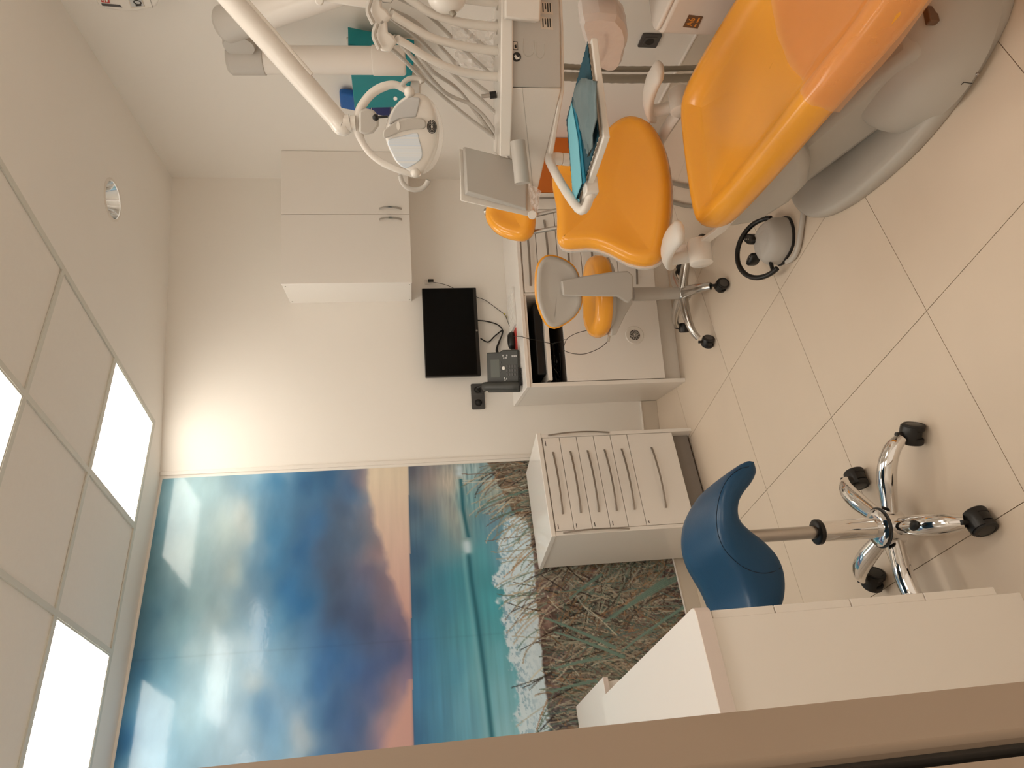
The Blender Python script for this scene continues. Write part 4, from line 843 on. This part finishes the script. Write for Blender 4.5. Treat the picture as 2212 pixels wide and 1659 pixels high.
# tray on its curved arm
TZ = 1.0
obj('tray_pivot', G(FD).tube([dpx(1180, 343, -.03), dpx(1205, 343, -.03), dpx(1214, 344, -.03)], .0195, 18), 'unit_white', dv, bevel=.002)
obj('tray_pivot', G(FD).tube([dpx(1215, 344, -.03), dpx(1232, 345, -.03)], .0195, 18), 'unit_white', dv, bevel=.002)
def tB(x, y, z=TZ): return toB(on_z(x, y, z))
hubp = toB(FD(dpx(1222, 345, -.03)))
clamp = tB(1275, 408, .985)
obj('tray_arm', G(FB).tube([hubp, (hubp[0]-.02, hubp[1]+.03, 1.045), (clamp[0]-.035, clamp[1]-.05, 1.01), (clamp[0]-.02, clamp[1]-.01, .985), clamp], [.014, .0135, .0135, .014, .015], 12, smooth=6, flat=.9), 'unit_white', dv)
tr = thing('instrument_tray', 'steel instrument tray lined with dark teal paper below the delivery unit', 'tray', W(.63, 2.44, .985), ANG)
ts = [(.792, 2.585), (.498, 2.600), (.446, 2.285), (.748, 2.290)]
def inset(q, k): c = np.mean(q, 0); return [tuple(c+(np.array(p)-c)*k) for p in q]
obj('tray_rim', G(FB).prism(inset(ts, 1.03), .978, .996), 'unit_gloss', tr, bevel=.003)
obj('tray_pan', G(FB).prism(inset(ts, .97), .990, 1.004), 'tray_steel', tr, bevel=.003)
obj('tray_clip', BX(clamp[0]-.02, clamp[0]+.03, clamp[1]-.02, clamp[1]+.02, .966, 1.002), 'unit_gloss', tr, bevel=.004)
# paper liner, cyan sheets and folded bib on the tray
def scallop(q, step, amp):
    out_ = []
    for i in range(4):
        a, b = np.array(q[i]), np.array(q[(i+1) % 4]); L = np.linalg.norm(b-a); n = int(L/step); nr = np.array([(b-a)[1], -(b-a)[0]])/L
        for k in range(n):
            for f in (0, .25, .5, .75):
                out_.append(tuple(a+(b-a)*(k+f)/n+nr*amp*(1 if f == .5 else .7 if f in (.25, .75) else -.2)))
    return out_
obj('tray_liner', G(FB).prism(scallop(inset(ts, .985), .018, -.004), 1.0045, 1.0062), 'napkin_teal', rot=ANG, smooth=0, label='dark teal scalloped paper liner on the steel tray', cat='paper liner')
def tent(pxs, zs): return [toB(on_z(x, y, z)) for (x, y), z in zip(pxs, zs)]
FBi = FB
def sheet(quad, th):
    up_ = unit(np.cross(np.array(quad[1])-quad[0], np.array(quad[-1])-quad[0])); up_ = up_ if up_[2] > 0 else -up_
    n = len(quad); g = G(FB); return g.add([tuple(p) for p in quad]+[tuple(np.asarray(p)-up_*th) for p in quad], [tuple(range(n)), tuple(range(n, 2*n))]+[(i, (i+1) % n, n+(i+1) % n, n+i) for i in range(n)])
obj('paper_sheet', sheet(tent(((1234, 222), (1226, 262), (1231, 330), (1237, 425), (1243, 430), (1256, 395), (1248, 300)), (1.0125,)*7), .002), 'paper_cyan', rot=ANG, smooth=0, label='light cyan paper sheet on top of the dark teal tray liner', cat='paper')
obj('paper_stack', sheet(tent(((1236, 225), (1250, 300), (1259, 398), (1264, 392), (1254, 300), (1243, 232)), (1.0095,)*6), .003), 'paper_blue', rot=ANG, smooth=0, label='blue paper stack peeking out under the cyan sheet', cat='paper')
obj('paper_end', sheet(tent(((1235, 438), (1241, 458), (1243, 457), (1252, 432), (1246, 428)), (1.0075,)*5), .001), 'paper_cyan', rot=ANG, smooth=0, label='small cyan paper corner at the tray end under the curved arm', cat='paper')
def bib():
    g = G(FB); rows = [((1258, 168), (1276, 172), (1290, 176)), ((1244, 190), (1270, 200), (1290, 215)), ((1238, 205), (1264, 230), (1288, 255)), ((1242, 228), (1260, 262), (1284, 290)), ((1252, 262), (1264, 300), (1278, 318)), ((1262, 300), (1268, 325), (1272, 340))]
    V = []
    for i, r in enumerate(rows):
        P = catmull([tB(x, y, 1.018+.005*math.sin(i*2.1+k*1.7)+(.008 if k == 1 else 0)) for k, (x, y) in enumerate(r)], 5)
        V += [tuple(p+np.array([0, 0, .004*math.sin(j*1.9+i*2.7)])) for j, p in enumerate(P)]
    n = 11; g.add(V, [(k*n+i, k*n+i+1, (k+1)*n+i+1, (k+1)*n+i) for k in range(len(rows)-1) for i in range(n-1)]); return g
o = obj('folded_bib', bib(), 'bib_grey', rot=ANG, smooth=50, normals=False, label='folded grey-blue paper bib lying across the tray', cat='bib')
s_ = o.modifiers.new('thickness', 'SOLIDIFY'); s_.thickness = .0025

# ================================================================== operating lamp
LD = 2.30
lo = lift(885, 280, LD); lv = unit(np.array([lo[0], lo[1], 0])); lx = unit(np.cross(lv, ez))
FL = Frame(lo, lx, ez, -lv)                        # x right, y up, z towards the viewer
def lpx(x, y, out_=0.): P = on_plane(x, y, lo-lv*out_, lv); return to_fr(FL, P)
def l2(px): return [tuple(lpx(*p)[:2]) for p in px]
lm = thing('operating_lamp', 'white dental operating lamp with a ring yoke and frosted glass panels', 'lamp', lo)
head = closed(l2([(892, 202), (905, 201), (924, 208), (938, 226), (946, 255), (950, 280), (946, 318), (936, 346), (922, 366), (905, 376), (888, 373), (872, 363), (856, 352), (843, 329), (832, 300), (834, 268), (845, 240), (862, 218), (878, 207)]), 2)
hs = obj('lamp_head', cushion(G(), head, [(.045, -.11), (.02, -.10), (.004, -.06), (0, -.02), (.002, .01), (.010, .022), (.02, .026)], FL, dish=.006), 'unit_gloss', lm, smooth=50)
def plate(px, z0, z1): return G(FL).prism(closed(l2(px), 3), z0, z1)
obj('lit_glass', plate([(838, 303), (870, 293), (900, 286), (905, 299), (912, 330), (907, 345), (890, 357), (874, 362), (858, 350), (846, 329)], .020, .0335), 'lens_facets', hs, bevel=.003, label='facetted glass panel with a painted bluish lit look')
obj('frosted_glass', plate([(840, 270), (846, 248), (856, 230), (879, 213), (904, 211), (906, 221), (900, 248), (894, 254), (862, 257)], .020, .0335), 'lens_grey', hs, bevel=.003)
obj('centre_band', plate([(829, 283), (831, 299), (862, 286), (890, 280), (917, 277), (916, 259), (893, 256), (858, 262), (839, 274)], .018, .040), 'unit_grey', hs, bevel=.004)
q = lpx(860, 272); obj('maker_plate', G(FL).prism([(q[0]+.012*math.cos(a), q[1]+.005*math.sin(a)) for a in np.linspace(0, 2*pi, 20, endpoint=False)], .040, .0415), 'label_white', hs, smooth=0)
q = lpx(932, 274)
for r in (.005, .0085, .012, .0155): obj('vent_ring', G(FL).tube([(q[0]+r*1.15*math.cos(a), q[1]+r*.85*math.sin(a), .0275+.0015*math.sin(a)) for a in np.linspace(.15, 2*pi-.15, 26)], .0012, 6), 'ink', hs)
sh = closed(l2([(925, 212), (945, 235), (955, 268), (957, 300), (950, 335), (935, 362), (912, 376), (925, 350), (938, 318), (943, 280), (938, 240)]), 2)
obj('clear_shield', G(FL).prism(sh, .01, .024), 'clear_shield', lm, bevel=.003)
Y = [(893, 377), (862, 368), (827, 353), (799, 331), (783, 309), (774, 286), (772, 265), (775, 244), (783, 225), (803, 201), (827, 187), (853, 182), (876, 192)]
obj('yoke', G(FL).tube([lpx(x, y, 0)[:2].tolist()+[-.02] for x, y in Y], [.010]*5+[.014, .014, .014]+[.013]*3+[.011]*2, 14, smooth=5, flat=1.0), 'unit_white', lm)
for x, y in ((897, 371), (884, 200)): q = lpx(x, y); obj('yoke_pivot', G(FL).ball((q[0], q[1], .01), (.018, .016, .022), 16, 10), 'unit_gloss', lm)
for x, y in ((854, 213), (864, 379), (905, 377)): q = lpx(x, y); obj('knob', G(FL).lathe([(.005, -.005), (.006, 0), (.005, .005)], (q[0], q[1], .0), (0, 0, 1), 14), 'chrome', lm)
obj('swivel_block', G(FL).prism(l2([(776, 240), (790, 234), (808, 238), (818, 252), (818, 272), (806, 288), (790, 291), (776, 286)]), -.035, .02), 'unit_grey', lm, bevel=.006)
obj('lever', G(FL).tube([lpx(812, 254).tolist()[:2]+[.024], lpx(838, 252).tolist()[:2]+[.035]], .0035, 8), 'black_plastic', lm); q = lpx(812, 254); obj('lever_boot', G(FL).ball((q[0], q[1], .02), .010, 10, 8), 'black_plastic', lm)
H1 = [(868, 186), (874, 177), (884, 171), (897, 170), (908, 173), (912, 180)]; H2 = [(864, 378), (869, 393), (881, 405), (896, 409), (912, 405), (921, 396), (925, 388)]
for Hp in (H1, H2): obj('handle', G(FL).tube([lpx(x, y).tolist()[:2]+[.015+.002*i] for i, (x, y) in enumerate(Hp)], [.0075]*(len(Hp)-1)+[.0085], 10, smooth=5), 'unit_grey', lm)
ap = [lift(*p) for p in ((768, 266, LD+.01), (757, 266, LD+.01))]
obj('arm_neck', G().tube([ap[0], ap[1]], .022, 18), 'unit_gloss', lm)
obj('arm_elbow', G().tube([lift(757, 266, LD+.01), lift(746, 268, LD+.01), lift(738, 272, LD+.01), lift(726, 258, LD+.01)], [.025, .027, .029, .027], 16, smooth=5), 'unit_gloss', lm)
j0, j1 = lift(736, 268, LD+.01), lift(400, -115, LD+.10)
obj('spring_arm', G().tube([j0, j0*.5+j1*.5, j1], [.028, .031, .033], 16, flat=1.0), 'unit_white', lm)
tdir = unit(j1-j0); sd = unit(np.cross(tdir, unit(CAM-j0))); off = sd*.029+unit(CAM-j0)*.006
obj('arm_strip', G().tube([j0*.75+j1*.25+off*(1 if (off[2] < 0) else -1), j0*.3+j1*.7+off*(1 if (off[2] < 0) else -1)], .008, 8), 'unit_gloss', lm)
obj('arm_joint', G().ball(j1, .05, 18, 12), 'unit_gloss', lm)
pole = W(1.56, 2.60, .592); obj('arm_beam', G().tube([j1, np.array([pole[0], pole[1], j1[2]])], .028, 14), 'unit_white', lm); obj('pole', G().tube([pole, np.array([pole[0], pole[1], j1[2]+.03])], .03, 18), 'unit_white', lm)
g = slab([(0, 0)]*3, 0, 0) if False else None
q = lift(508, 8, LD+.075); nn = unit(CAM-q); obj('arm_screw', G().lathe([(.005, 0), (.005, .002)], q+nn*.031, nn, 10), 'ink', lm)
# white bracket between lamp arm and delivery unit
o = [lift(x, y, 2.75) for x, y in ((684, -60), (688, 2), (812, 21), (850, -60))]
br = thing('monitor_bracket', 'bright white flat bracket with a round pivot behind the lamp arm', 'bracket', o[1])
obj('plate', hexa(o, [p+unit(p-CAM)*.05 for p in o]), 'unit_gloss', br, bevel=.004); obj('pivot', G().lathe([(.014, 0), (.014, .01), (.010, .014)], lift(690, 2, 2.745), unit(CAM-o[1]), 18), 'unit_gloss', br)
bm_ = (o[0]+o[3])/2+unit(o[0]-CAM)*.025; obj('bracket_arm', G().tube([bm_, np.array([pole[0], pole[1], bm_[2]])], .02, 12), 'unit_white', br)
hp = bpy.data.objects['hand_piece_head']; P = lift(965, -8, 2.30)
obj('holder_rod', G().tube([P, FD(dpx(1030, -12, -.06)), FD(dpx(1088, -14, -.06))], .012, 10, smooth=4), 'unit_gloss', hp)

# ================================================================== right wall: x-ray arm, dispensers, control box
xr = thing('xray_arm', 'white folding x-ray arm with grey elbow joints on the right wall', 'x-ray arm', W(1.70, 1.25, 1.42), ANG)
SX = 1.58
def xs_(x, y, s=SX): return toB(on_s(x, y, s))
v0, v1 = xs_(492, 129), xs_(876, 131); rr = .062
mid_ = lambda t: v0*(1-t)+v1*t
obj('vertical_tube', G(FB).tube([mid_(.2), mid_(.82)], .058, 24), 'unit_white', xr)
obj('elbow_cap', G(FB).tube([mid_(0), mid_(.02), mid_(.205)], [.05, rr, rr], 24), 'unit_grey', xr, bevel=.003)
obj('end_cap', G(FB).tube([mid_(.81), mid_(.985), mid_(1.0)], [rr, rr, .055], 24), 'unit_white', xr, bevel=.003)
w0, w1 = xs_(500, 48), xs_(760, -40)
md = lambda t: w0*(1-t)+w1*t
obj('sloping_tube', G(FB).tube([md(.12), md(.9), md(1.5)], .066, 24), 'unit_white', xr)
obj('elbow_cap', G(FB).tube([md(-.09), md(-.06), md(.14)], [.056, .070, .070], 24), 'unit_grey', xr, bevel=.003)
obj('elbow_link', G(FB).tube([xs_(517, 60)+np.array([.03, 0, 0]), xs_(515, 112)+np.array([.03, 0, 0])], .034, 20), 'unit_white', xr)
for y, x in ((56, 514), (108, 516)): P = xs_(x, y, SX-.03); obj('elbow_disc', G(FB).lathe([(.060, .012), (.064, .02), (.064, .06)], P, (1, 0, 0), 28), 'unit_grey', xr)
P = md(1.5); obj('wall_mount', BX(P[0]-.05, SR, P[1]-.07, P[1]+.07, P[2]-.12, P[2]+.12), 'unit_white', xr, bevel=.01)
# teal open-top dispenser
tb = [xs_(x, y, 1.66)[1:] for x, y in ((752, 95), (766, 234), (880, 231), (896, 122))]
td = thing('glove_dispenser', 'translucent teal open-top dispenser box on the right wall', 'dispenser', W(1.75, float(np.mean([p[0] for p in tb])), float(min(p[1] for p in tb))), ANG)
def wallbox(q, s0, s1, wall=.006):
    g = G(FB); g.prism([tuple(p) for p in q], s0, s0+wall, 'x'); g.prism([tuple(p) for p in q], s1-wall, s1, 'x')
    for i in (1, 2, 3): a, b = np.array(q[i]), np.array(q[(i+1) % 4]); c = np.mean(q, 0); g.prism([tuple(a), tuple(b), tuple(b+(c-b)*.05), tuple(a+(c-a)*.05)], s0, s1, 'x')
    return g
obj('box_shell', wallbox(tb, 1.66, 1.745), 'teal_plastic', td, bevel=.002)
tq = [tb[1]*.66+tb[2]*.34, tb[1]*.1+tb[2]*.9, tb[2]*.45+tb[3]*.55, tb[0]*.45+tb[3]*.55]
obj('glove_stack', G(FB).prism([tuple(np.mean(tb, 0)+(np.array(p)-np.mean(tb, 0))*.93) for p in (tb[0]*.6+tb[3]*.4, tb[1]*.75+tb[2]*.25, tb[2], tb[3])], 1.675, 1.735, 'x'), 'teal_dark', td, bevel=.004)
md_ = [xs_(x, y, 1.72)[1:] for x, y in ((748, 88), (830, 60), (900, 110), (900, 128))]
obj('wall_plate', G(FB).prism([tuple(p) for p in (xs_(748, 84, 1.79)[1:], xs_(766, 235, 1.79)[1:], xs_(905, 245, 1.79)[1:], xs_(908, 84, 1.79)[1:])], 1.7875, 1.80, 'x'), 'unit_white', td, bevel=.003)
obj('mount_block', BX(1.745, 1.7875, 1.02, 1.20, 1.50, 1.64), 'unit_white', td, bevel=.004)
bq = [xs_(x, y, 1.75)[1:] for x, y in ((733, 203), (735, 235), (845, 256), (845, 214))]
cb = thing('cup_dispenser', 'blue translucent cup dispenser beside the teal glove box on the wall', 'dispenser', W(1.75, float(np.mean([p[0] for p in bq])), float(min(p[1] for p in bq))), ANG)
up = [bq[0], bq[1], bq[1]*.4+bq[2]*.6, bq[0]*.4+bq[3]*.6]; dn_ = [bq[0]*.38+bq[3]*.62, bq[1]*.38+bq[2]*.62, bq[2], bq[3]]
obj('upper_tube', G(FB).prism([tuple(p) for p in up], 1.750, 1.787, 'x'), 'blue_plastic', cb, bevel=.012, seg=3); obj('lower_tube', G(FB).prism([tuple(p) for p in dn_], 1.751, 1.786, 'x'), 'navy_plastic', cb, bevel=.012, seg=3)
# white x-ray control box high on the wall
wb = thing('wall_control_box', 'white rounded control box with red and grey stickers high on the right wall', 'control box', W(1.75, 1.75, 2.43), ANG)
bo = [xs_(x, y, 1.70)[1:] for x, y in ((200, -140), (204, -6), (212, 12), (228, 20), (260, 24), (295, 25), (325, 18), (338, 14), (345, 0), (352, -140))]
obj('housing', G(FB).prism([tuple(p) for p in bo], 1.70, 1.80, 'x'), 'unit_gloss', wb, bevel=.008, seg=3)
def sticker(px, m, name, parent, s0=1.6992, th=.0012): return obj(name, G(FB).prism([tuple(xs_(x, y, s0)[1:]) for x, y in px], s0-th, s0+.001, 'x'), m, parent, smooth=0)
rs = sticker(((216, -20), (234, -20), (237, 6), (219, 4)), 'red_print', 'red_sticker', wb)
sticker(((220, 0), (223, -12), (226, 2), (229, -12), (233, 3), (230, 4), (228.5, -4), (226.5, 4), (224.5, 3.5), (223, -5), (222, 1)), 'label_white', 'sticker_letter', rs, 1.698)
sticker(((219, 7.5), (258, 10.5), (264, 15.5), (221, 12)), 'socket_grey', 'grey_bar', wb)
gs = sticker(((275, -8), (304, -10), (313, 14), (283, 17)), 'label_tan', 'grey_sticker', wb)
sticker(((277.5, -6), (303, -8), (311, 12.5), (284.5, 15)), 'lens_grey', 'sticker_ground', gs, 1.698)
P = xs_(297, 5, 1.697); obj('sticker_ring', G(FB).tube([(1.6965, P[1]+.011*math.cos(a), P[2]+.013*math.sin(a)) for a in np.linspace(0, 2*pi, 25)], .0022, 6), 'ink', gs)
sticker(((293, 11), (305, 10), (305.5, 12), (293.5, 13)), 'ink', 'sticker_line', gs, 1.6968)
obj('housing_seam', G(FB).tube([np.array([1.6992, *xs_(x, y, 1.70)[1:]]) for x, y in ((322, -8), (326, 4), (330, 16))], .0012, 6), 'handle_grey', wb)

# ================================================================== stools
def caster(parent, c, ang, r, m_hood, m_wheel, m_cap, w=.020):
    """twin-wheel caster, contact point c on the floor"""
    a = np.array([math.cos(ang), math.sin(ang), 0]); b = np.array([-math.sin(ang), math.cos(ang), 0]); c = np.asarray(c, float)+np.array([0, 0, r])
    hd = obj('caster', G().lathe([(r*.45, -w*.42), (r*.90, -w*.40), (r*.90, w*.40), (r*.45, w*.42)], c+np.array([0, 0, .002])-a*r*.12, b, 20), m_hood, parent)
    obj('fender', G().tube([c+a*r*1.08*math.cos(q)+np.array([0, 0, r*1.08*math.sin(q)]) for q in np.linspace(.35, 2.6, 12)], w*.95, 10, flat=.12, up=(0, 0, 1)), m_hood, hd)
    obj('stem', G().tube([c+np.array([0, 0, r*.5]), c+np.array([0, 0, r*1.75])], .007, 8), m_hood, hd)
    for sg in (-1, 1):
        o_ = c+b*sg*w*.40
        obj('wheel', G().lathe([(r*.90, 0), (r, sg*.003), (r, sg*(w*.62)), (r*.93, sg*w*.72), (r*.74, sg*w*.74), (r*.72, sg*w*.66)], o_, b, 24), m_wheel, hd)
        obj('wheel_cap', G().lathe([(r*.73, 0), (r*.70, sg*.0015), (r*.4, sg*.0025)], o_+b*sg*w*.66, b, 20), m_cap, hd)
    return c
def fit_angle(center, pts):
    z = sum(complex(math.cos(5*t), math.sin(5*t)) for t in [math.atan2(p[1]-center[1], p[0]-center[0]) for p in pts]); return math.atan2(z.imag, z.real)/5
# ---- blue saddle stool
BS = np.array([.712, 1.918, 0])
pts = [on_z(x, y, 0) for x, y in ((2130, 1125), (1983, 960), (1868, 1058), (1908, 1220), (2035, 1278))]
st = thing('saddle_stool', 'blue saddle-seat stool on a chrome five-star base with black casters', 'stool', BS)
a0 = fit_angle(BS, pts); RL = .262
for k in range(5):
    th = a0+k*2*pi/5; u_ = np.array([math.cos(th), math.sin(th), 0])
    P = [BS+u_*r+np.array([0, 0, z]) for r, z in ((.03, .098), (.08, .104), (.14, .112), (.195, .110), (.240, .094), (.266, .068))]
    lg = obj('leg', G().tube(P, [.023, .026, .030, .029, .025, .020], 16, smooth=5, flat=.9), 'chrome', st, smooth=60)
    q = BS+u_*.165+np.array([0, 0, .140])
    if u_@unit(-BS) > .85: obj('leg_reflection', G().ball(q, (.022, .013, .006) if abs(u_[0]) > .7 else (.014, .020, .006), 12, 8), 'black_plastic', lg)  # black oval set on the front leg in place of a dark reflection
    caster(st, BS+u_*(RL+.016), th+1.0+.9*k, .0315, 'black_plastic', 'black_soft', 'black_plastic', .027)
obj('hub', G().lathe([(.03, .072), (.054, .076), (.056, .125), (.054, .130)], BS, n=30), 'chrome', st)
obj('hub_ring', G().lathe([(.058, .129), (.060, .131), (.060, .1335), (.05, .1355)], BS, n=30), 'black_plastic', st)
obj('hub_cap', G().lathe([(.054, .1335), (.055, .140), (.046, .146), (.034, .147)], BS, n=30), 'chrome', st)
obj('column', G().lathe([(.030, .14), (.030, .325)], BS, n=30), 'chrome', st)
obj('collar', G().lathe([(.034, .322), (.037, .325), (.037, .336), (.031, .340)], BS, n=30), 'black_plastic', st)
obj('piston', G().lathe([(.019, .335), (.019, .60)], BS, n=20), 'steel', st)
SDIST = 1.93
so = lift(1590, 1140, SDIST); sv = unit(np.array([so[0], so[1], 0])); sxr = unit(np.cross(sv, ez))
FS = Frame(so, sxr, ez, -sv)
def spx(fr, px): return [tuple(to_fr(fr, on_plane(x, y, fr.o, fr.m[2]))[:2]) for x, y in px]
low = [(1624, 1003), (1630, 1024), (1621, 1045), (1606, 1064), (1595, 1084), (1591, 1108), (1598, 1130), (1620, 1150), (1650, 1172), (1678, 1202), (1693, 1240), (1694, 1285), (1680, 1330), (1655, 1365)]
top = [(1606, 1000), (1593, 1006), (1578, 1018), (1563, 1042), (1551, 1072), (1546, 1108), (1549, 1145), (1560, 1180), (1576, 1210), (1594, 1242), (1610, 1280), (1618, 1320), (1620, 1350), (1628, 1372)]
Lc, Uc = catmull(np.array(spx(FS, low)), 4), catmull(np.array(spx(FS, top)), 4)
Mc, Hc = (Lc+Uc)/2, (Uc-Lc)/2
def saddle():
    rings = []
    for k, e, depth in ((.05, .97, .030), (.5, .975, .028), (.82, .985, .020), (.96, .995, .006), (1.0, 1, -.015), (1.0, 1.01, -.06), (1.0, 1.02, -.11), (1.0, 1.02, -.16), (.98, 1.01, -.20), (.88, .98, -.235), (.62, .94, -.255), (.2, .9, -.262)):
        c = Mc.mean(0); m_ = c+(Mc-c)*e; sh = np.array([depth*.28, max(0, -depth)*.10])
        rings.append([(*p, depth) for p in m_+Hc*k+sh]+[(*p, depth) for p in (m_-Hc*k+sh)[::-1]])
    g = G(FS); g.loft(rings); return g
sd_ = obj('saddle_seat', saddle(), 'blue_vinyl', st, smooth=70)
from mathutils.bvhtree import BVHTree
bv = BVHTree.FromPolygons([Vector(FSv) for FSv in saddle().v], saddle().f)
def on_seat(x, y):
    d = unit(ray(x, y)); h_ = bv.ray_cast(Vector(CAM), Vector(d)); return np.array(h_[0])-d*.0006 if h_[0] is not None else None
for line in ([(1618, 1008), (1600, 1012), (1582, 1024), (1566, 1044), (1555, 1070), (1549, 1100), (1548, 1130), (1553, 1160), (1566, 1188), (1588, 1212), (1615, 1230), (1645, 1238), (1670, 1235), (1688, 1226)],):
    sp_ = [q for q in (on_seat(x, y) for x, y in line) if q is not None]; obj('seam', G().tube(sp_, .0011, 6, smooth=5), 'blue_seam', sd_)
obj('seat_plate', G().box(BS[0]-.09, BS[0]+.09, BS[1]-.05, BS[1]+.12, .585, .603), 'black_plastic', st, bevel=.004)
# ---- orange work stool with a grey backrest shell
OS = np.array([2.292, 2.690, 0]); od = math.hypot(OS[0], OS[1])
pts = [on_z(x, y, 0) for x, y in ((1578, 625), (1548, 745), (1495, 700), (1490, 590), (1537, 507))]
wt = thing('work_stool', 'orange work stool with a grey-backed backrest standing before the desk', 'stool', OS)
a0 = fit_angle(OS, pts); RL = .265
for k in range(5):
    th = a0+k*2*pi/5; u_ = np.array([math.cos(th), math.sin(th), 0])
    P = [OS+u_*r+np.array([0, 0, z]) for r, z in ((.02, .118), (.08, .118), (.15, .112), (.21, .096), (.245, .074))]
    obj('leg', G().tube(P, [.030, .028, .024, .020, .018], 14, smooth=5, flat=.8), 'alu', wt, smooth=60)
    caster(wt, OS+u_*RL, th+1.2+1.3*k, .028, 'black_plastic', 'black_soft', 'socket_grey', .022)
obj('hub', G().lathe([(.036, .085), (.04, .09), (.04, .135), (.034, .142)], OS, n=26), 'alu', wt)
obj('column_sleeve', G().lathe([(.030, .135), (.030, .245), (.031, .25)], OS, n=26), 'unit_grey', wt)
obj('column', G().lathe([(.034, .245), (.034, .375)], OS, n=26), 'unit_grey', wt)
def wf_(dist): o = lift(1285, 640, dist); v = unit(np.array([o[0], o[1], 0])); return Frame(o, unit(np.cross(v, ez)), ez, -v)
FO = wf_(od)
seat = [(1264, 640), (1267, 680), (1275, 725), (1285, 737), (1303, 722), (1311, 690), (1313, 640), (1311, 590), (1302, 562), (1285, 556), (1272, 570), (1266, 600)]
so_ = np.array(spx(FO, seat)); zt, zb = so_[:, 1].max(), so_[:, 1].min(); hw_ = (so_[:, 0].max()-so_[:, 0].min())/2; sz = (zt+zb)/2+FO.o[2]
v_ = -FO.m[2]; FSt = Frame(np.array([OS[0], OS[1], sz])+FO.m[0]*so_[:, 0].mean(), FO.m[0], v_, ez)
oval = closed([(hw_*math.cos(a)*(1 if math.sin(a) > 0 else .97), .19*math.sin(a)*(1+.12*math.cos(2*a))) for a in np.linspace(0, 2*pi, 16, endpoint=False)], 2)
obj('seat', cushion(G(), oval, [(.03, -.045), (.008, -.038), (0, -.02), (0, .005), (.010, .026), (.03, .038), (.06, .036)], FSt, dish=-.004), 'orange_vinyl', wt, smooth=60)
obj('seat_pan', cushion(G(), oval, [(.05, -.068), (.03, -.06), (.018, -.046), (.02, -.036)], FSt), 'unit_grey', wt, smooth=50)
FBk = wf_(od-.215)
back = [(1158, 625), (1159, 590), (1165, 568), (1178, 555), (1194, 553), (1218, 561), (1240, 577), (1252, 605), (1256, 640), (1254, 662), (1240, 684), (1218, 700), (1198, 708), (1182, 701), (1170, 680), (1161, 652)]
bo_ = closed(spx(FBk, back), 2)
obj('back_cushion', cushion(G(), bo_, [(.03, -.055), (.006, -.045), (-.004, -.02), (-.006, -.004), (.004, .002)], FBk), 'orange_vinyl', wt, smooth=60)
obj('back_shell', cushion(G(), bo_, [(.002, -.004), (.002, .008), (.012, .014), (.024, .010), (.05, .004)], FBk), 'unit_grey', wt, smooth=60)
strap = spx(FBk, [(1209, 607), (1213, 639), (1330, 641), (1352, 655), (1362, 645), (1362, 596), (1352, 586), (1318, 588), (1258, 597)])
obj('back_strut', G(FBk).prism(strap, .004, .040), 'unit_grey', wt, bevel=.006)
obj('strut_link', G(FBk).prism(spx(FBk, [(1332, 600), (1332, 640), (1358, 640), (1358, 600)]), -.24, .006), 'unit_grey', wt, bevel=.004)
FM = wf_(od-.05)
obj('tilt_mechanism', G(FM).prism(spx(FM, [(1314, 610), (1314, 725), (1325, 722), (1345, 680), (1360, 655), (1360, 612)]), -.06, .05), 'unit_grey', wt, bevel=.006)
obj('lever', G(FM).tube([to_fr(FM, on_plane(x, y, FM.o, FM.m[2])) for x, y in ((1322, 690), (1318, 715), (1314, 738))], .007, 8, flat=.5), 'alu', wt)
obj('lever', G(FM).tube([to_fr(FM, on_plane(x, y, FM.o, FM.m[2])) for x, y in ((1322, 592), (1318, 572), (1312, 556))], .009, 8, flat=.5), 'unit_grey', wt)
cable('stool_cable', ((1275, 712), (1245, 720), (1226, 731), (1219, 745), (1219, 757), (1240, 764), (1265, 764), (1295, 752), (1315, 736)), (.58, .57, .54, .53, .525, .54, .56, .58, .60), .0017, 'black_plastic', 'thin black cable looping in front of the vented desk panel')
